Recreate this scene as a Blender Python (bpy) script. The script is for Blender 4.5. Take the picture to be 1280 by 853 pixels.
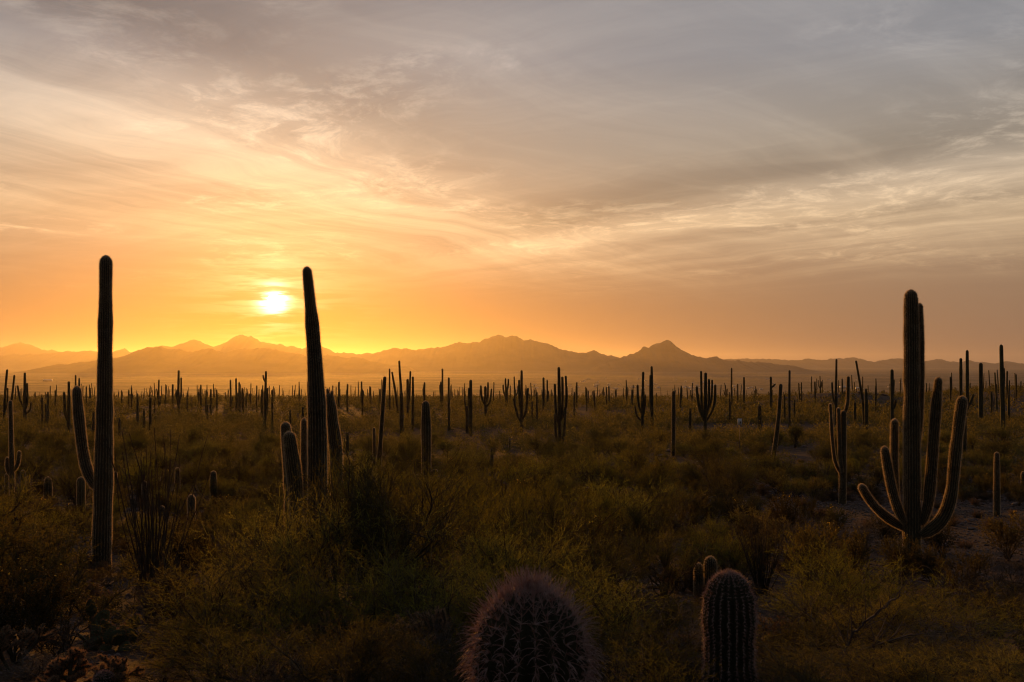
import bpy, math, random
import numpy as np

# ---------------------------------------------------------------- camera
F = 1280 * 35.0 / 36.0            # focal length in photo pixels (35 mm lens)
HOR = 454.0                       # photo row of the true horizon
PITCH = math.atan((HOR - 426.5) / F)
scene = bpy.context.scene
col = scene.collection
for o in list(bpy.data.objects):
    bpy.data.objects.remove(o)
cam_data = bpy.data.cameras.new('camera')
cam = bpy.data.objects.new('camera', cam_data)
col.objects.link(cam)
cam.location = (0, 0, 0)
cam.rotation_euler = (math.pi / 2 + PITCH, 0, 0)
cam_data.lens = 35.0
cam_data.sensor_width = 36.0
cam_data.clip_start = 0.05
cam_data.clip_end = 200000
cam_data.dof.use_dof = True
cam_data.dof.focus_distance = 45.0
cam_data.dof.aperture_fstop = 8.0
scene.camera = cam
scene.render.resolution_x = 1024
scene.render.resolution_y = 682


def ray(px, py):
    """unit direction through a photo pixel (world space, +Y forward)"""
    u = (px - 640.0) / F
    v = -(py - 426.5) / F
    c, s = math.cos(PITCH), math.sin(PITCH)
    d = np.array([u, c - v * s, s + v * c])
    return d / np.linalg.norm(d)


SUN = ray(342, 375)
SUN_EL = math.asin(SUN[2])
SUN_AZ = math.atan2(SUN[0], SUN[1])

# ---------------------------------------------------------------- world
world = bpy.data.worlds.new('World')
scene.world = world
world.use_nodes = True


class Nodes:
    """tiny helper for wiring shader nodes"""

    def __init__(self, tree):
        self.t = tree
        tree.nodes.clear()

    def new(self, typ, **kw):
        n = self.t.nodes.new(typ)
        for k, v in kw.items():
            setattr(n, k, v)
        return n

    def put(self, sock, v):
        if isinstance(v, bpy.types.NodeSocket):
            self.t.links.new(v, sock)
        elif v is not None:
            if sock.type == 'RGBA' and len(v) == 3:
                v = (*v, 1)
            sock.default_value = v

    def math(self, op, a, b=None, c=None, clamp=False):
        n = self.new('ShaderNodeMath', operation=op, use_clamp=clamp)
        for i, v in enumerate((a, b, c)):
            self.put(n.inputs[i], v)
        return n.outputs[0]

    def vec(self, op, a, b=None, scale=None):
        n = self.new('ShaderNodeVectorMath', operation=op)
        self.put(n.inputs[0], a)
        if b is not None:
            self.put(n.inputs[1], b)
        if scale is not None:
            self.put(n.inputs['Scale'], scale)
        return n.outputs['Value'] if op in ('DOT_PRODUCT', 'LENGTH') else n.outputs[0]

    def mix(self, f, a, b, blend='MIX'):
        n = self.new('ShaderNodeMix', data_type='RGBA', blend_type=blend)
        self.put(n.inputs[0], f)
        self.put(n.inputs[6], a)
        self.put(n.inputs[7], b)
        return n.outputs[2]

    def ramp(self, f, stops, interp='LINEAR'):
        n = self.new('ShaderNodeValToRGB')
        r = n.color_ramp
        r.interpolation = interp
        while len(r.elements) < len(stops):
            r.elements.new(0.5)
        for e, (p, c) in zip(r.elements, stops):
            e.position = p
            e.color = (c, c, c, 1) if not hasattr(c, '__len__') else (*c, 1)
        self.put(n.inputs[0], f)
        return n.outputs[0]

    def smooth(self, v, a, b):
        n = self.new('ShaderNodeMapRange', interpolation_type='SMOOTHSTEP')
        self.put(n.inputs[0], v)
        n.inputs[1].default_value = a
        n.inputs[2].default_value = b
        return n.outputs[0]

    def noise(self, vec, scale, detail=5, rough=0.55, dist=0.0, w=None):
        n = self.new('ShaderNodeTexNoise')
        if w is not None:
            n.noise_dimensions = '4D'
            n.inputs['W'].default_value = w
        self.put(n.inputs['Vector'], vec)
        n.inputs['Scale'].default_value = scale
        n.inputs['Detail'].default_value = detail
        n.inputs['Roughness'].default_value = rough
        n.inputs['Distortion'].default_value = dist
        return n.outputs[0]

    def mapping(self, vec, loc=(0, 0, 0), rot=(0, 0, 0), scale=(1, 1, 1)):
        n = self.new('ShaderNodeMapping')
        self.put(n.inputs[0], vec)
        n.inputs[1].default_value = loc
        n.inputs[2].default_value = rot
        n.inputs[3].default_value = scale
        return n.outputs[0]


def build_sky(T):
    D = T.vec('NORMALIZE', T.new('ShaderNodeTexCoord').outputs['Generated'])
    sep = T.new('ShaderNodeSeparateXYZ')
    T.put(sep.inputs[0], D)
    dx, dy, dz = sep.outputs
    el = T.math('MULTIPLY', T.math('ARCSINE', dz), 180 / math.pi)          # degrees
    el0 = T.math('MAXIMUM', el, 0.0)
    cs = T.vec('DOT_PRODUCT', D, tuple(SUN))
    ang = T.math('MULTIPLY', T.math('ARCCOSINE', T.math('MINIMUM', cs, 1.0)), 180 / math.pi)

    def glow(w):
        return T.math('EXPONENT', T.math('DIVIDE', ang, -w))
    # clear air: physical sky
    sky = T.new('ShaderNodeTexSky', sky_type='NISHITA', sun_disc=False)
    sky.sun_elevation = SUN_EL
    sky.sun_rotation = SUN_AZ
    sky.altitude = 800
    sky.air_density = 1.0
    sky.dust_density = 4.0
    sky.ozone_density = 1.0
    clear = T.vec('SCALE', sky.outputs[0], scale=SKY_STRENGTH)
    return dict(D=D, dx=dx, dy=dy, dz=dz, el=el0, ang=ang, cs=cs, glow=glow, clear=clear)


SKY_STRENGTH = 0.05


def build_clouds(T, S):
    D, dz, el, ang, glow = S['D'], S['dz'], S['el'], S['ang'], S['glow']
    # the cirrus sheet: direction projected on a plane overhead
    h = T.math('ADD', T.math('MAXIMUM', dz, 0.0), 0.06)
    px = T.math('DIVIDE', S['dx'], h)
    py = T.math('DIVIDE', S['dy'], h)
    cmb = T.new('ShaderNodeCombineXYZ')
    T.put(cmb.inputs[0], px)
    T.put(cmb.inputs[1], py)
    P = cmb.outputs[0]
    # slow warp so that nothing runs dead straight
    wn = T.new('ShaderNodeTexNoise')
    T.put(wn.inputs['Vector'], P)
    wn.inputs['Scale'].default_value = 0.55
    wn.inputs['Detail'].default_value = 3
    warp = T.vec('SCALE', T.vec('SUBTRACT', wn.outputs['Color'], (0.5, 0.5, 0.5)), scale=1.0)
    Pw = T.vec('ADD', P, warp)
    wn2 = T.new('ShaderNodeTexNoise')
    T.put(wn2.inputs['Vector'], P)
    wn2.inputs['Scale'].default_value = 2.2
    wn2.inputs['Detail'].default_value = 4
    Pf = T.vec('ADD', Pw, T.vec('SCALE', T.vec('SUBTRACT', wn2.outputs['Color'], (0.5, 0.5, 0.5)), scale=0.13))

    def line(a, b, v):
        """signed distance of v from the line a->b, positive to its left"""
        d = np.array([b[0] - a[0], b[1] - a[1]], float)
        d /= np.linalg.norm(d)
        n = (-d[1], d[0], 0.0)
        return T.math('SUBTRACT', T.vec('DOT_PRODUCT', v, n), float(n[0] * a[0] + n[1] * a[1]))

    def streaks(theta, along, across, w, detail=7, rough=0.62, src=Pf):
        m = T.mapping(src, rot=(0, 0, -theta), scale=(1, 1, 1))
        m = T.mapping(m, loc=(w, w * 1.7, 0), scale=(along, across, 1))
        return T.noise(m, 1.0, detail, rough, 0.12)
    # sheet of lit cirrus on the left, its upper edge running away from the viewer
    sL = line((-1.3, 2.4), (0.2, 4.65), Pw)
    mL = T.math('MULTIPLY', T.smooth(sL, -0.10, 0.30), T.math('SUBTRACT', 1.0, T.smooth(sL, 0.9, 2.6)))
    stL = T.math('ADD', T.math('MULTIPLY', streaks(1.02, 0.16, 2.6, 3.1), 0.78), T.math('MULTIPLY', streaks(0.93, 0.55, 8.0, 5.2, 8, 0.7), 0.22))
    L = T.math('MULTIPLY', mL, T.smooth(stL, 0.32, 0.66))
    # second sheet low on the right
    sR = line((0.0, 5.3), (1.75, 3.25), Pw)
    mR = T.math('MULTIPLY', T.smooth(sR, 0.05, 0.45), T.math('SUBTRACT', 1.0, T.smooth(sR, 2.2, 4.6)))
    stR = T.math('ADD', T.math('MULTIPLY', streaks(-0.72, 0.14, 1.7, 8.4), 0.82), T.math('MULTIPLY', streaks(-0.66, 0.4, 5.0, 2.2, 8, 0.7), 0.18))
    R = T.math('MULTIPLY', mR, T.smooth(stR, 0.34, 0.70))
    # dark mauve gap above it
    gap = T.math('MULTIPLY', T.smooth(sR, -0.85, -0.12), T.math('SUBTRACT', 1.0, T.smooth(sR, -0.1, 0.22)))
    gap = T.math('MULTIPLY', gap, T.smooth(px, -0.6, 0.4))
    # ripples overhead and faint wisps everywhere
    rip = T.noise(T.mapping(Pf, loc=(4, 1, 0), scale=(1.0, 0.8, 1)), 6.0, 8, 0.68, 0.2)
    mt = T.noise(T.mapping(P, loc=(2.3, 0.35, 0)), 0.9, 2, 0.5)
    rmask = T.smooth(mt, 0.46, 0.62)
    rip = T.math('MULTIPLY', T.smooth(rip, 0.44, 0.72), rmask)
    wis = streaks(0.75, 0.22, 2.2, 15.0, 7, 0.66)
    wis = T.smooth(wis, 0.40, 0.74)
    wis2 = streaks(-0.55, 0.16, 1.3, 21.0, 7, 0.66)
    wis2 = T.smooth(wis2, 0.42, 0.70)
    low = T.smooth(el, 3.0, 8.0)                     # the sheets end above the hazy horizon
    thick = T.math('MULTIPLY', L, 0.66)
    thick = T.math('ADD', thick, T.math('MULTIPLY', R, 0.85))
    thick = T.math('ADD', thick, T.math('MULTIPLY', rip, 0.75))
    thick = T.math('ADD', thick, T.math('MULTIPLY', wis, 0.24))
    thick = T.math('ADD', thick, T.math('MULTIPLY', wis2, 0.25))
    thick = T.math('MULTIPLY', thick, low)
    # light scattered by the thin veil behind everything and by the cirrus in it
    t = T.math('DIVIDE', el, 90.0)
    far = T.ramp(t, [(0.0, (0.245, 0.152, 0.105)), (4 / 90, (0.270, 0.180, 0.122)), (8 / 90, (0.285, 0.215, 0.145)),
                     (12 / 90, (0.26, 0.232, 0.196)), (17 / 90, (0.188, 0.196, 0.214)), (25 / 90, (0.132, 0.150, 0.182)),
                     (50 / 90, (0.10, 0.117, 0.155)), (1.0, (0.08, 0.098, 0.135))])
    back = T.math('ADD', 0.27, T.math('MULTIPLY', 0.73, T.smooth(S['cs'], -0.45, 0.86)))
    far = T.vec('SCALE', far, scale=T.math('MULTIPLY', back, T.math('ADD', 1.0, T.math('MULTIPLY', T.smooth(el, 4.0, 8.0), 0.28))))
    warm = T.mix(T.smooth(el, 1.0, 17.0), (0.31, 0.090, 0.0), (0.11, 0.055, 0.0))
    veil = T.vec('ADD', far, T.vec('SCALE', warm, scale=glow(16.0)))
    cl = T.mix(T.smooth(el, 4.0, 17.0), (0.35, 0.245, 0.13), (0.24, 0.215, 0.195))
    cl = T.vec('SCALE', cl, scale=back)
    cl = T.vec('ADD', cl, T.vec('SCALE', (0.34, 0.225, 0.075), scale=glow(14.0)))
    clear = T.mix(1.0, S['clear'], (0.125, 0.080, 0.038), 'MULTIPLY')
    tot = T.vec('ADD', clear, veil)
    tot = T.vec('SCALE', tot, scale=T.math('SUBTRACT', 1.0, T.math('MULTIPLY', gap, 0.24)))
    gapL = T.math('MULTIPLY', T.math('SUBTRACT', 1.0, T.smooth(sL, -0.42, 0.05)), T.math('SUBTRACT', 1.0, T.smooth(px, -1.1, 0.1)))
    tot = T.vec('SCALE', tot, scale=T.math('SUBTRACT', 1.0, T.math('MULTIPLY', gapL, 0.42)))
    thick = T.math('MULTIPLY', thick, T.math('SUBTRACT', 1.0, T.math('MULTIPLY', gapL, 0.6)))
    tot = T.vec('ADD', tot, T.vec('SCALE', cl, scale=thick))
    # aureole and the sun's own disc, cut by bands of thin cloud
    band = streaks(-0.12, 0.10, 1.0, 31.0, 4, 0.5, P)
    bn = T.noise(T.mapping(D, scale=(14, 14, 150)), 1.0, 4, 0.6, 0.3)
    bnd = T.math('ADD', 0.12, T.math('MULTIPLY', T.smooth(bn, 0.40, 0.60), 1.25))
    aur = T.vec('SCALE', T.mix(T.smooth(el, 1.5, 6.0), (0.24, 0.045, 0.0), (0.40, 0.23, 0.07)), scale=glow(3.6))
    cor = T.vec('SCALE', (4.4, 3.6, 2.3), scale=T.math('MULTIPLY', T.math('EXPONENT', T.math('MULTIPLY', T.math('POWER', T.math('DIVIDE', ang, 0.66), 2.0), -1.0)), bnd))
    cor2 = T.vec('SCALE', (0.70, 0.50, 0.26), scale=T.math('MULTIPLY', glow(1.7), bnd))
    disc = T.math('SUBTRACT', 1.0, T.smooth(ang, 0.24, 0.36))
    tot = T.vec('ADD', tot, aur)
    # the light reddens through the thick air low under the sun
    ext = T.math('MULTIPLY', T.math('SUBTRACT', 1.0, T.smooth(el, 0.5, 7.0)), glow(22.0))
    tot = T.mix(ext, tot, T.mix(1.0, tot, (0.80, 0.60, 0.14), 'MULTIPLY'))
    tot = T.vec('ADD', tot, cor)
    tot = T.vec('ADD', tot, cor2)
    tot = T.vec('ADD', tot, T.vec('SCALE', (12.0, 9.5, 6.0), scale=disc))
    # below the horizon the sheet of ground takes over
    dn = T.smooth(dz, -0.06, -0.012)
    return T.mix(dn, (0.05, 0.03, 0.02), tot)


T = Nodes(world.node_tree)
bg = T.new('ShaderNodeBackground')
wo = T.new('ShaderNodeOutputWorld')
T.put(bg.inputs[0], build_clouds(T, build_sky(T)))
T.t.links.new(bg.outputs[0], wo.inputs[0])
world.cycles.sampling_method = 'MANUAL'
world.cycles.sample_map_resolution = 512

# ---------------------------------------------------------------- sun, exposure
sun_data = bpy.data.lights.new('sun', 'SUN')
sun_data.energy = 2.7
sun_data.angle = math.radians(0.6)
sun_data.color = (1.0, 0.38, 0.04)
sun = bpy.data.objects.new('sun', sun_data)
col.objects.link(sun)
from mathutils import Vector, Matrix
sun.rotation_euler = Vector(SUN).to_track_quat('Z', 'Y').to_euler()
scene.view_settings.view_transform = 'Standard'
scene.view_settings.look = 'None'
scene.view_settings.exposure = 0.0
scene.view_settings.gamma = 1.0
scene.view_settings.use_curve_mapping = False
scene.cycles.max_bounces = 6
scene.cycles.diffuse_bounces = 2
scene.cycles.glossy_bounces = 2
scene.cycles.transmission_bounces = 3
scene.cycles.transparent_max_bounces = 4
scene.cycles.volume_bounces = 0
scene.cycles.use_denoising = True
scene.cycles.use_adaptive_sampling = True
scene.cycles.adaptive_threshold = 0.003
scene.cycles.filter_width = 1.1

rng = np.random.default_rng(7)
random.seed(7)


# ---------------------------------------------------------------- mesh helpers
def mesh(name, verts, faces, mat=None, smooth=False, mats=None, midx=None):
    """faces: int array (n,3) or (n,4), or a list of such arrays"""
    verts = np.asarray(verts, np.float32).reshape(-1, 3)
    if not isinstance(faces, list):
        faces = [faces]
    faces = [np.asarray(f, np.int32) for f in faces if len(f)]
    me = bpy.data.meshes.new(name)
    me.vertices.add(len(verts))
    me.vertices.foreach_set('co', verts.ravel())
    idx = np.concatenate([f.ravel() for f in faces])
    sizes = np.concatenate([np.full(len(f), f.shape[1], np.int32) for f in faces])
    me.loops.add(len(idx))
    me.loops.foreach_set('vertex_index', idx)
    me.polygons.add(len(sizes))
    starts = np.zeros(len(sizes), np.int32)
    starts[1:] = np.cumsum(sizes)[:-1]
    me.polygons.foreach_set('loop_start', starts)
    me.polygons.foreach_set('loop_total', sizes)
    if smooth:
        me.polygons.foreach_set('use_smooth', np.ones(len(sizes), bool))
    if mat is not None:
        me.materials.append(mat)
    me.update(calc_edges=True)
    return me


def obj(name, me, parent=None, loc=None, rotz=0.0, scale=None):
    o = bpy.data.objects.new(name, me)
    col.objects.link(o)
    if parent is not None:
        o.parent = parent
    if loc is not None:
        o.location = [float(v) for v in loc]
    if rotz:
        o.rotation_euler = (0, 0, float(rotz))
    if scale is not None:
        o.scale = (scale,) * 3 if not hasattr(scale, '__len__') else scale
    return o


def tag(o, label, cat, group=None):
    o['label'] = label
    o['category'] = cat
    if group:
        o['group'] = group
    return o


def thing(name, label, cat, loc, rotz=0.0, group=None, scale=None):
    return tag(obj(name, None, None, loc, rotz, scale), label, cat, group)


def copy_tree(root, loc, rotz=0.0, scale=None, label=None, group=None):
    r = root.copy()
    col.objects.link(r)
    r.location = [float(v) for v in loc]
    r.rotation_euler = (0, 0, float(rotz))
    if scale is not None:
        r.scale = (scale,) * 3 if not hasattr(scale, '__len__') else scale
    if label:
        r['label'] = label
    if group:
        r['group'] = group
    for ch in root.children:
        c = ch.copy()
        col.objects.link(c)
        c.parent = r
        for g in ch.children:
            d = g.copy()
            col.objects.link(d)
            d.parent = c
    return r


def unit(v):
    return v / np.maximum(np.linalg.norm(v, axis=-1, keepdims=True), 1e-9)


# ---------------------------------------------------------------- lattice noise for the ground
_tab = np.random.default_rng(3).random((256, 256))


def vnoise(x, y, wl):
    x = np.asarray(x, float) / wl
    y = np.asarray(y, float) / wl
    xi, yi = np.floor(x).astype(int), np.floor(y).astype(int)
    fx, fy = x - xi, y - yi
    fx, fy = fx * fx * (3 - 2 * fx), fy * fy * (3 - 2 * fy)
    g = lambda a, b: _tab[a & 255, b & 255]
    return ((g(xi, yi) * (1 - fx) + g(xi + 1, yi) * fx) * (1 - fy)
            + (g(xi, yi + 1) * (1 - fx) + g(xi + 1, yi + 1) * fx) * fy) - 0.5


PROFILE = np.array([(-400, 60), (-60, 6.0), (-12, -0.9), (0, -1.62), (2, -1.66), (4, -1.86), (7.6, -2.6), (12, -3.62), (20, -5.2),
                    (31, -6.45), (45, -7.5), (62, -8.4), (105, -9.5), (150, -10.9), (220, -12.1), (300, -13.8),
                    (450, -17.3), (600, -21.6), (1000, -34), (1500, -54), (2500, -100), (4200, -150), (9000, -156), (90000, -156)])


def ground(x, y):
    x, y = np.asarray(x, float), np.asarray(y, float)
    z = np.interp(y, PROFILE[:, 0], PROFILE[:, 1])
    near = np.clip(1 - y / 3500, 0, 1)
    z = z + near * (vnoise(x + 31, y, 1.3) * 0.06 + vnoise(x, y + 17, 4.0) * 0.16)
    far = np.clip((y - 25) / 60, 0, 1) * near
    z = z + far * (vnoise(x, y, 34) * 0.7 + vnoise(x + 200, y, 110) * 1.4)
    # low rocky rise on the right
    hump = np.exp(-(((x - 108) / 26) ** 2 + ((y - 330) / 40) ** 2)) * 4.6
    rise = 6.6 / (1 + np.exp(-(x - 150 - 0.03 * y) / 16)) * np.exp(-((y - 345) / 110) ** 2)
    return z + hump + rise


def on_ground(px, py, lift=0.0):
    """where the ray through a photo pixel meets the ground (raised by lift)"""
    d = ray(px, py)
    t = np.geomspace(3, 3000, 6000)
    p = d[None] * t[:, None]
    hit = np.nonzero(p[:, 2] < ground(p[:, 0], p[:, 1]) + lift)[0]
    i = hit[0] if len(hit) else -1
    return p[i]


def at_depth(px, py, y):
    d = ray(px, py)
    return d * (y / d[1])


# ---------------------------------------------------------------- materials
def new_mat(name):
    m = bpy.data.materials.new(name)
    m.use_nodes = True
    T = Nodes(m.node_tree)
    out = T.new('ShaderNodeOutputMaterial')
    return m, T, out


def surface(name, c0, c1, scale=3.0, rough=0.8, bump=0.0, bscale=40.0, transl=0.0, tc=None, obj_var=0.0, spec=0.25, coord='Object'):
    """two-tone procedural surface, optional bump, translucency and variation from plant to plant"""
    m, T, out = new_mat(name)
    P = T.new('ShaderNodeTexCoord').outputs[coord]
    n = T.noise(P, scale, 5, 0.6)
    c = T.mix(T.smooth(n, 0.35, 0.65), c0, c1)
    if obj_var:
        info = T.new('ShaderNodeObjectInfo')
        hs = T.new('ShaderNodeHueSaturation')
        r = info.outputs['Random']
        T.put(hs.inputs['Hue'], T.math('ADD', 0.5 - 0.018, T.math('MULTIPLY', r, 0.036)))
        T.put(hs.inputs['Saturation'], T.math('ADD', 0.85, T.math('MULTIPLY', T.math('FRACT', T.math('MULTIPLY', r, 7.31)), 0.3)))
        T.put(hs.inputs['Value'], T.math('ADD', 1 - obj_var, T.math('MULTIPLY', T.math('FRACT', T.math('MULTIPLY', r, 13.7)), 2 * obj_var)))
        T.put(hs.inputs['Color'], c)
        c = hs.outputs[0]
    b = T.new('ShaderNodeBsdfPrincipled')
    T.put(b.inputs['Base Color'], c)
    b.inputs['Roughness'].default_value = rough
    b.inputs['Specular IOR Level'].default_value = spec
    sh = b.outputs[0]
    if bump:
        bp = T.new('ShaderNodeBump')
        bp.inputs['Strength'].default_value = bump
        bp.inputs['Distance'].default_value = 0.02
        T.put(bp.inputs['Height'], T.noise(P, bscale, 6, 0.65))
        T.t.links.new(bp.outputs[0], b.inputs['Normal'])
    if transl:
        tr = T.new('ShaderNodeBsdfTranslucent')
        T.put(tr.inputs[0], T.mix(1.0, c, tc or (1.6, 1.5, 1.0), 'MULTIPLY'))
        mx = T.new('ShaderNodeMixShader')
        mx.inputs[0].default_value = transl
        T.t.links.new(sh, mx.inputs[1])
        T.t.links.new(tr.outputs[0], mx.inputs[2])
        sh = mx.outputs[0]
    T.t.links.new(sh, out.inputs[0])
    return m


def ground_material():
    m, T, out = new_mat('desert_soil')
    P = T.new('ShaderNodeTexCoord').outputs['Object']
    big = T.noise(P, 0.08, 5, 0.6)
    mid = T.noise(T.vec('ADD', P, (9, 4, 2)), 0.9, 6, 0.65)
    fine = T.noise(P, 14.0, 5, 0.7)
    c = T.mix(T.smooth(mid, 0.35, 0.68), (0.042, 0.025, 0.020), (0.094, 0.058, 0.048))
    c = T.mix(T.math('MULTIPLY', T.smooth(big, 0.42, 0.62), 0.6), c, (0.062, 0.041, 0.031))
    vo = T.new('ShaderNodeTexVoronoi')
    T.put(vo.inputs['Vector'], P)
    vo.inputs['Scale'].default_value = 9.0
    peb = T.math('MULTIPLY', T.smooth(fine, 0.5, 0.62), T.math('SUBTRACT', 1.0, T.smooth(vo.outputs['Distance'], 0.15, 0.42)))
    c = T.mix(T.math('MULTIPLY', peb, 0.7), c, (0.16, 0.115, 0.10))
    # the valley floor far below: creosote flats, pale washes, fields
    sep = T.new('ShaderNodeSeparateXYZ')
    T.put(sep.inputs[0], P)
    far = T.smooth(sep.outputs[1], 1200, 3200)
    flat = T.mapping(P, scale=(1, 1, 0))
    v1 = T.noise(T.mapping(flat, scale=(0.0009, 0.0016, 1)), 1.0, 7, 0.68)
    v2 = T.noise(T.mapping(flat, scale=(0.02, 0.011, 1)), 1.0, 5, 0.7)
    fc = T.mix(T.smooth(v1, 0.38, 0.60), (0.060, 0.050, 0.028), (0.200, 0.142, 0.100))
    fc = T.mix(T.smooth(v2, 0.47, 0.60), fc, (0.040, 0.036, 0.018))
    c = T.mix(far, c, fc)
    b = T.new('ShaderNodeBsdfPrincipled')
    T.put(b.inputs['Base Color'], c)
    b.inputs['Roughness'].default_value = 0.95
    b.inputs['Specular IOR Level'].default_value = 0.1
    bp = T.new('ShaderNodeBump')
    bp.inputs['Strength'].default_value = 0.8
    bp.inputs['Distance'].default_value = 0.06
    T.put(bp.inputs['Height'], T.math('ADD', T.math('MULTIPLY', mid, 1.5), T.math('ADD', T.math('MULTIPLY', fine, 0.5), peb)))
    T.t.links.new(bp.outputs[0], b.inputs['Normal'])
    T.t.links.new(b.outputs[0], out.inputs[0])
    return m


# ---------------------------------------------------------------- the ground, one sheet to the horizon
ys = np.concatenate([np.linspace(-380, -6, 14), np.linspace(-4, 40, 111), 40 * np.geomspace(1.013, 2000, 250)])
ss = np.linspace(-1, 1, 231)
ss = 0.6 * ss + 0.4 * ss ** 3
hw = np.where(ys > 0, 0.95 * ys + 26, 26 - 0.8 * ys)
X = ss[None] * hw[:, None]
Y = np.repeat(ys[:, None], len(ss), 1)
Z = ground(X, Y)
nr, nc = X.shape
ii = (np.arange(nr - 1)[:, None] * nc + np.arange(nc - 1)[None]).ravel()
gm = mesh('ground', np.stack([X, Y, Z], -1), np.stack([ii, ii + 1, ii + nc + 1, ii + nc], -1), ground_material(), True)
obj('ground', gm)['kind'] = 'structure'

# ---------------------------------------------------------------- mountain ranges, skylines read off the photograph
rock_far = surface('mountain_rock', (0.045, 0.034, 0.028), (0.085, 0.062, 0.050), 0.0016, 0.95, spec=0.05)


def mountain_range(dist, pts, foot_py, seed, depth=0.22, rugged=0.10):
    """pts: skyline (px, py); foot_py: row of the range's foot; a solid ridge with spurs on both flanks"""
    pts = sorted(pts)
    pxs = np.linspace(pts[0][0], pts[-1][0], 330)
    sky = np.interp(pxs, [p[0] for p in pts], [p[1] for p in pts])
    x = (pxs - 640) / F * dist
    zt = -(sky - HOR) / F * dist
    # fine skyline
    r = dist / F
    zt = zt + (vnoise(x + seed * 977, x * 0, 9 * r) * 1.8 + vnoise(x + seed * 555, x * 0, 4 * r) * 1.4 + vnoise(x + seed * 55, x * 0, 2 * r) * 0.8) * r
    zf = -156.0 - 12
    H = np.maximum(zt - zf, 1)
    D = dist * depth * 0.5
    vv = np.linspace(-1, 1, 41)
    A = np.abs(vv)
    prof = (1 - A) ** 1.45
    U, V = np.meshgrid(x, vv * D, indexing='ij')
    sp = vnoise(U + seed * 300, V * 0.35, 14 * r) + 0.6 * vnoise(U + seed * 100, V * 0.5, 6 * r) + 0.35 * vnoise(U, V, 3 * r)
    Zm = zf + H[:, None] * np.clip(prof[None] * (1 + rugged * 2.0 * sp * np.sin(np.pi * A)[None]), 0, 1.0)
    end = np.minimum(1, np.minimum(np.arange(330), 329 - np.arange(330)) / 6.0)[:, None]
    Zm = zf + (Zm - zf) * end
    v = np.stack([U, dist + V, Zm], -1)
    n1, n2 = U.shape
    i = (np.arange(n1 - 1)[:, None] * n2 + np.arange(n2 - 1)[None]).ravel()
    me = mesh('mountain_range', v, np.stack([i, i + n2, i + n2 + 1, i + 1], -1), rock_far, True)
    o = obj('mountain_range', me)
    o['kind'] = 'structure'
    return o


mountain_range(36000, [(-260, 446), (-160, 440), (-60, 441), (-10, 436), (10, 432), (25, 429), (40, 433), (60, 438), (95, 440), (130, 442), (200, 446)], 452, 1)
mountain_range(30000, [(-300, 447), (-120, 446), (0, 444), (40, 443), (85, 440), (110, 439), (140, 441), (150, 438), (156, 436), (163, 440), (200, 444), (300, 450)], 452, 2, 0.18)
mountain_range(24000, [(150, 450), (185, 440), (200, 432), (215, 434), (230, 429), (243, 424), (254, 429), (266, 434), (280, 428), (292, 421), (303, 418), (314, 421), (326, 427),
                       (340, 431), (350, 430), (358, 434), (366, 433), (378, 436), (396, 430), (406, 435), (420, 441), (470, 444), (540, 450)], 452, 3)
mountain_range(17000, [(60, 458), (110, 452), (150, 446), (175, 437), (187, 434), (200, 433), (215, 437), (240, 440), (252, 437), (262, 436), (280, 441), (300, 437), (330, 435),
                       (360, 440), (385, 446), (410, 444), (430, 447), (445, 447), (480, 455), (520, 458)], 456, 4, 0.24)
mountain_range(22000, [(400, 452), (430, 445), (465, 442), (485, 437), (498, 435), (515, 437), (545, 435), (570, 429), (600, 427), (612, 423), (623, 418), (632, 422), (643, 420),
                       (655, 425), (668, 425), (685, 431), (700, 436), (715, 440), (733, 442), (742, 439), (755, 442), (775, 447), (800, 451), (840, 455)], 455, 5)
mountain_range(19500, [(740, 460), (762, 450), (780, 446), (796, 441), (800, 438), (805, 433.5), (811, 434.5), (816, 432), (820, 429), (826, 428.5), (830, 427), (836, 425.5), (840, 428.5), (845, 434), (853, 439), (865, 444), (880, 447),
                       (893, 446), (910, 450), (950, 453), (1000, 458)], 457, 6, 0.22)
mountain_range(33000, [(840, 456), (880, 451), (930, 449), (985, 450), (1008, 448.5), (1030, 450), (1048, 448), (1062, 447), (1080, 450), (1095, 452), (1112, 449), (1122, 447), (1135, 450),
                       (1150, 452), (1172, 449), (1190, 453), (1212, 451), (1228, 453), (1245, 454), (1262, 452), (1280, 455), (1340, 450), (1420, 447), (1500, 452), (1600, 455)], 458, 7, 0.16)

# ---------------------------------------------------------------- the hazy air
hz, T, out = new_mat('haze')
pv = T.new('ShaderNodeVolumePrincipled')
pv.inputs['Color'].default_value = (0.94, 0.90, 0.86, 1)
pv.inputs['Density'].default_value = 1.6e-5
pv.inputs['Anisotropy'].default_value = 0.72
pv.inputs['Density Attribute'].default_value = ''
T.t.links.new(pv.outputs[0], out.inputs['Volume'])
x0, x1, y0, y1, z0, z1 = -86000, 86000, -900, 90000, -175, 790
bv = [(x, y, z) for x in (x0, x1) for y in (y0, y1) for z in (z0, z1)]
bf = [(0, 1, 3, 2), (4, 6, 7, 5), (0, 4, 5, 1), (2, 3, 7, 6), (0, 2, 6, 4), (1, 5, 7, 3)]
haze = obj('haze', mesh('haze', bv, np.array(bf), hz))
haze['kind'] = 'stuff'

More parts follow.
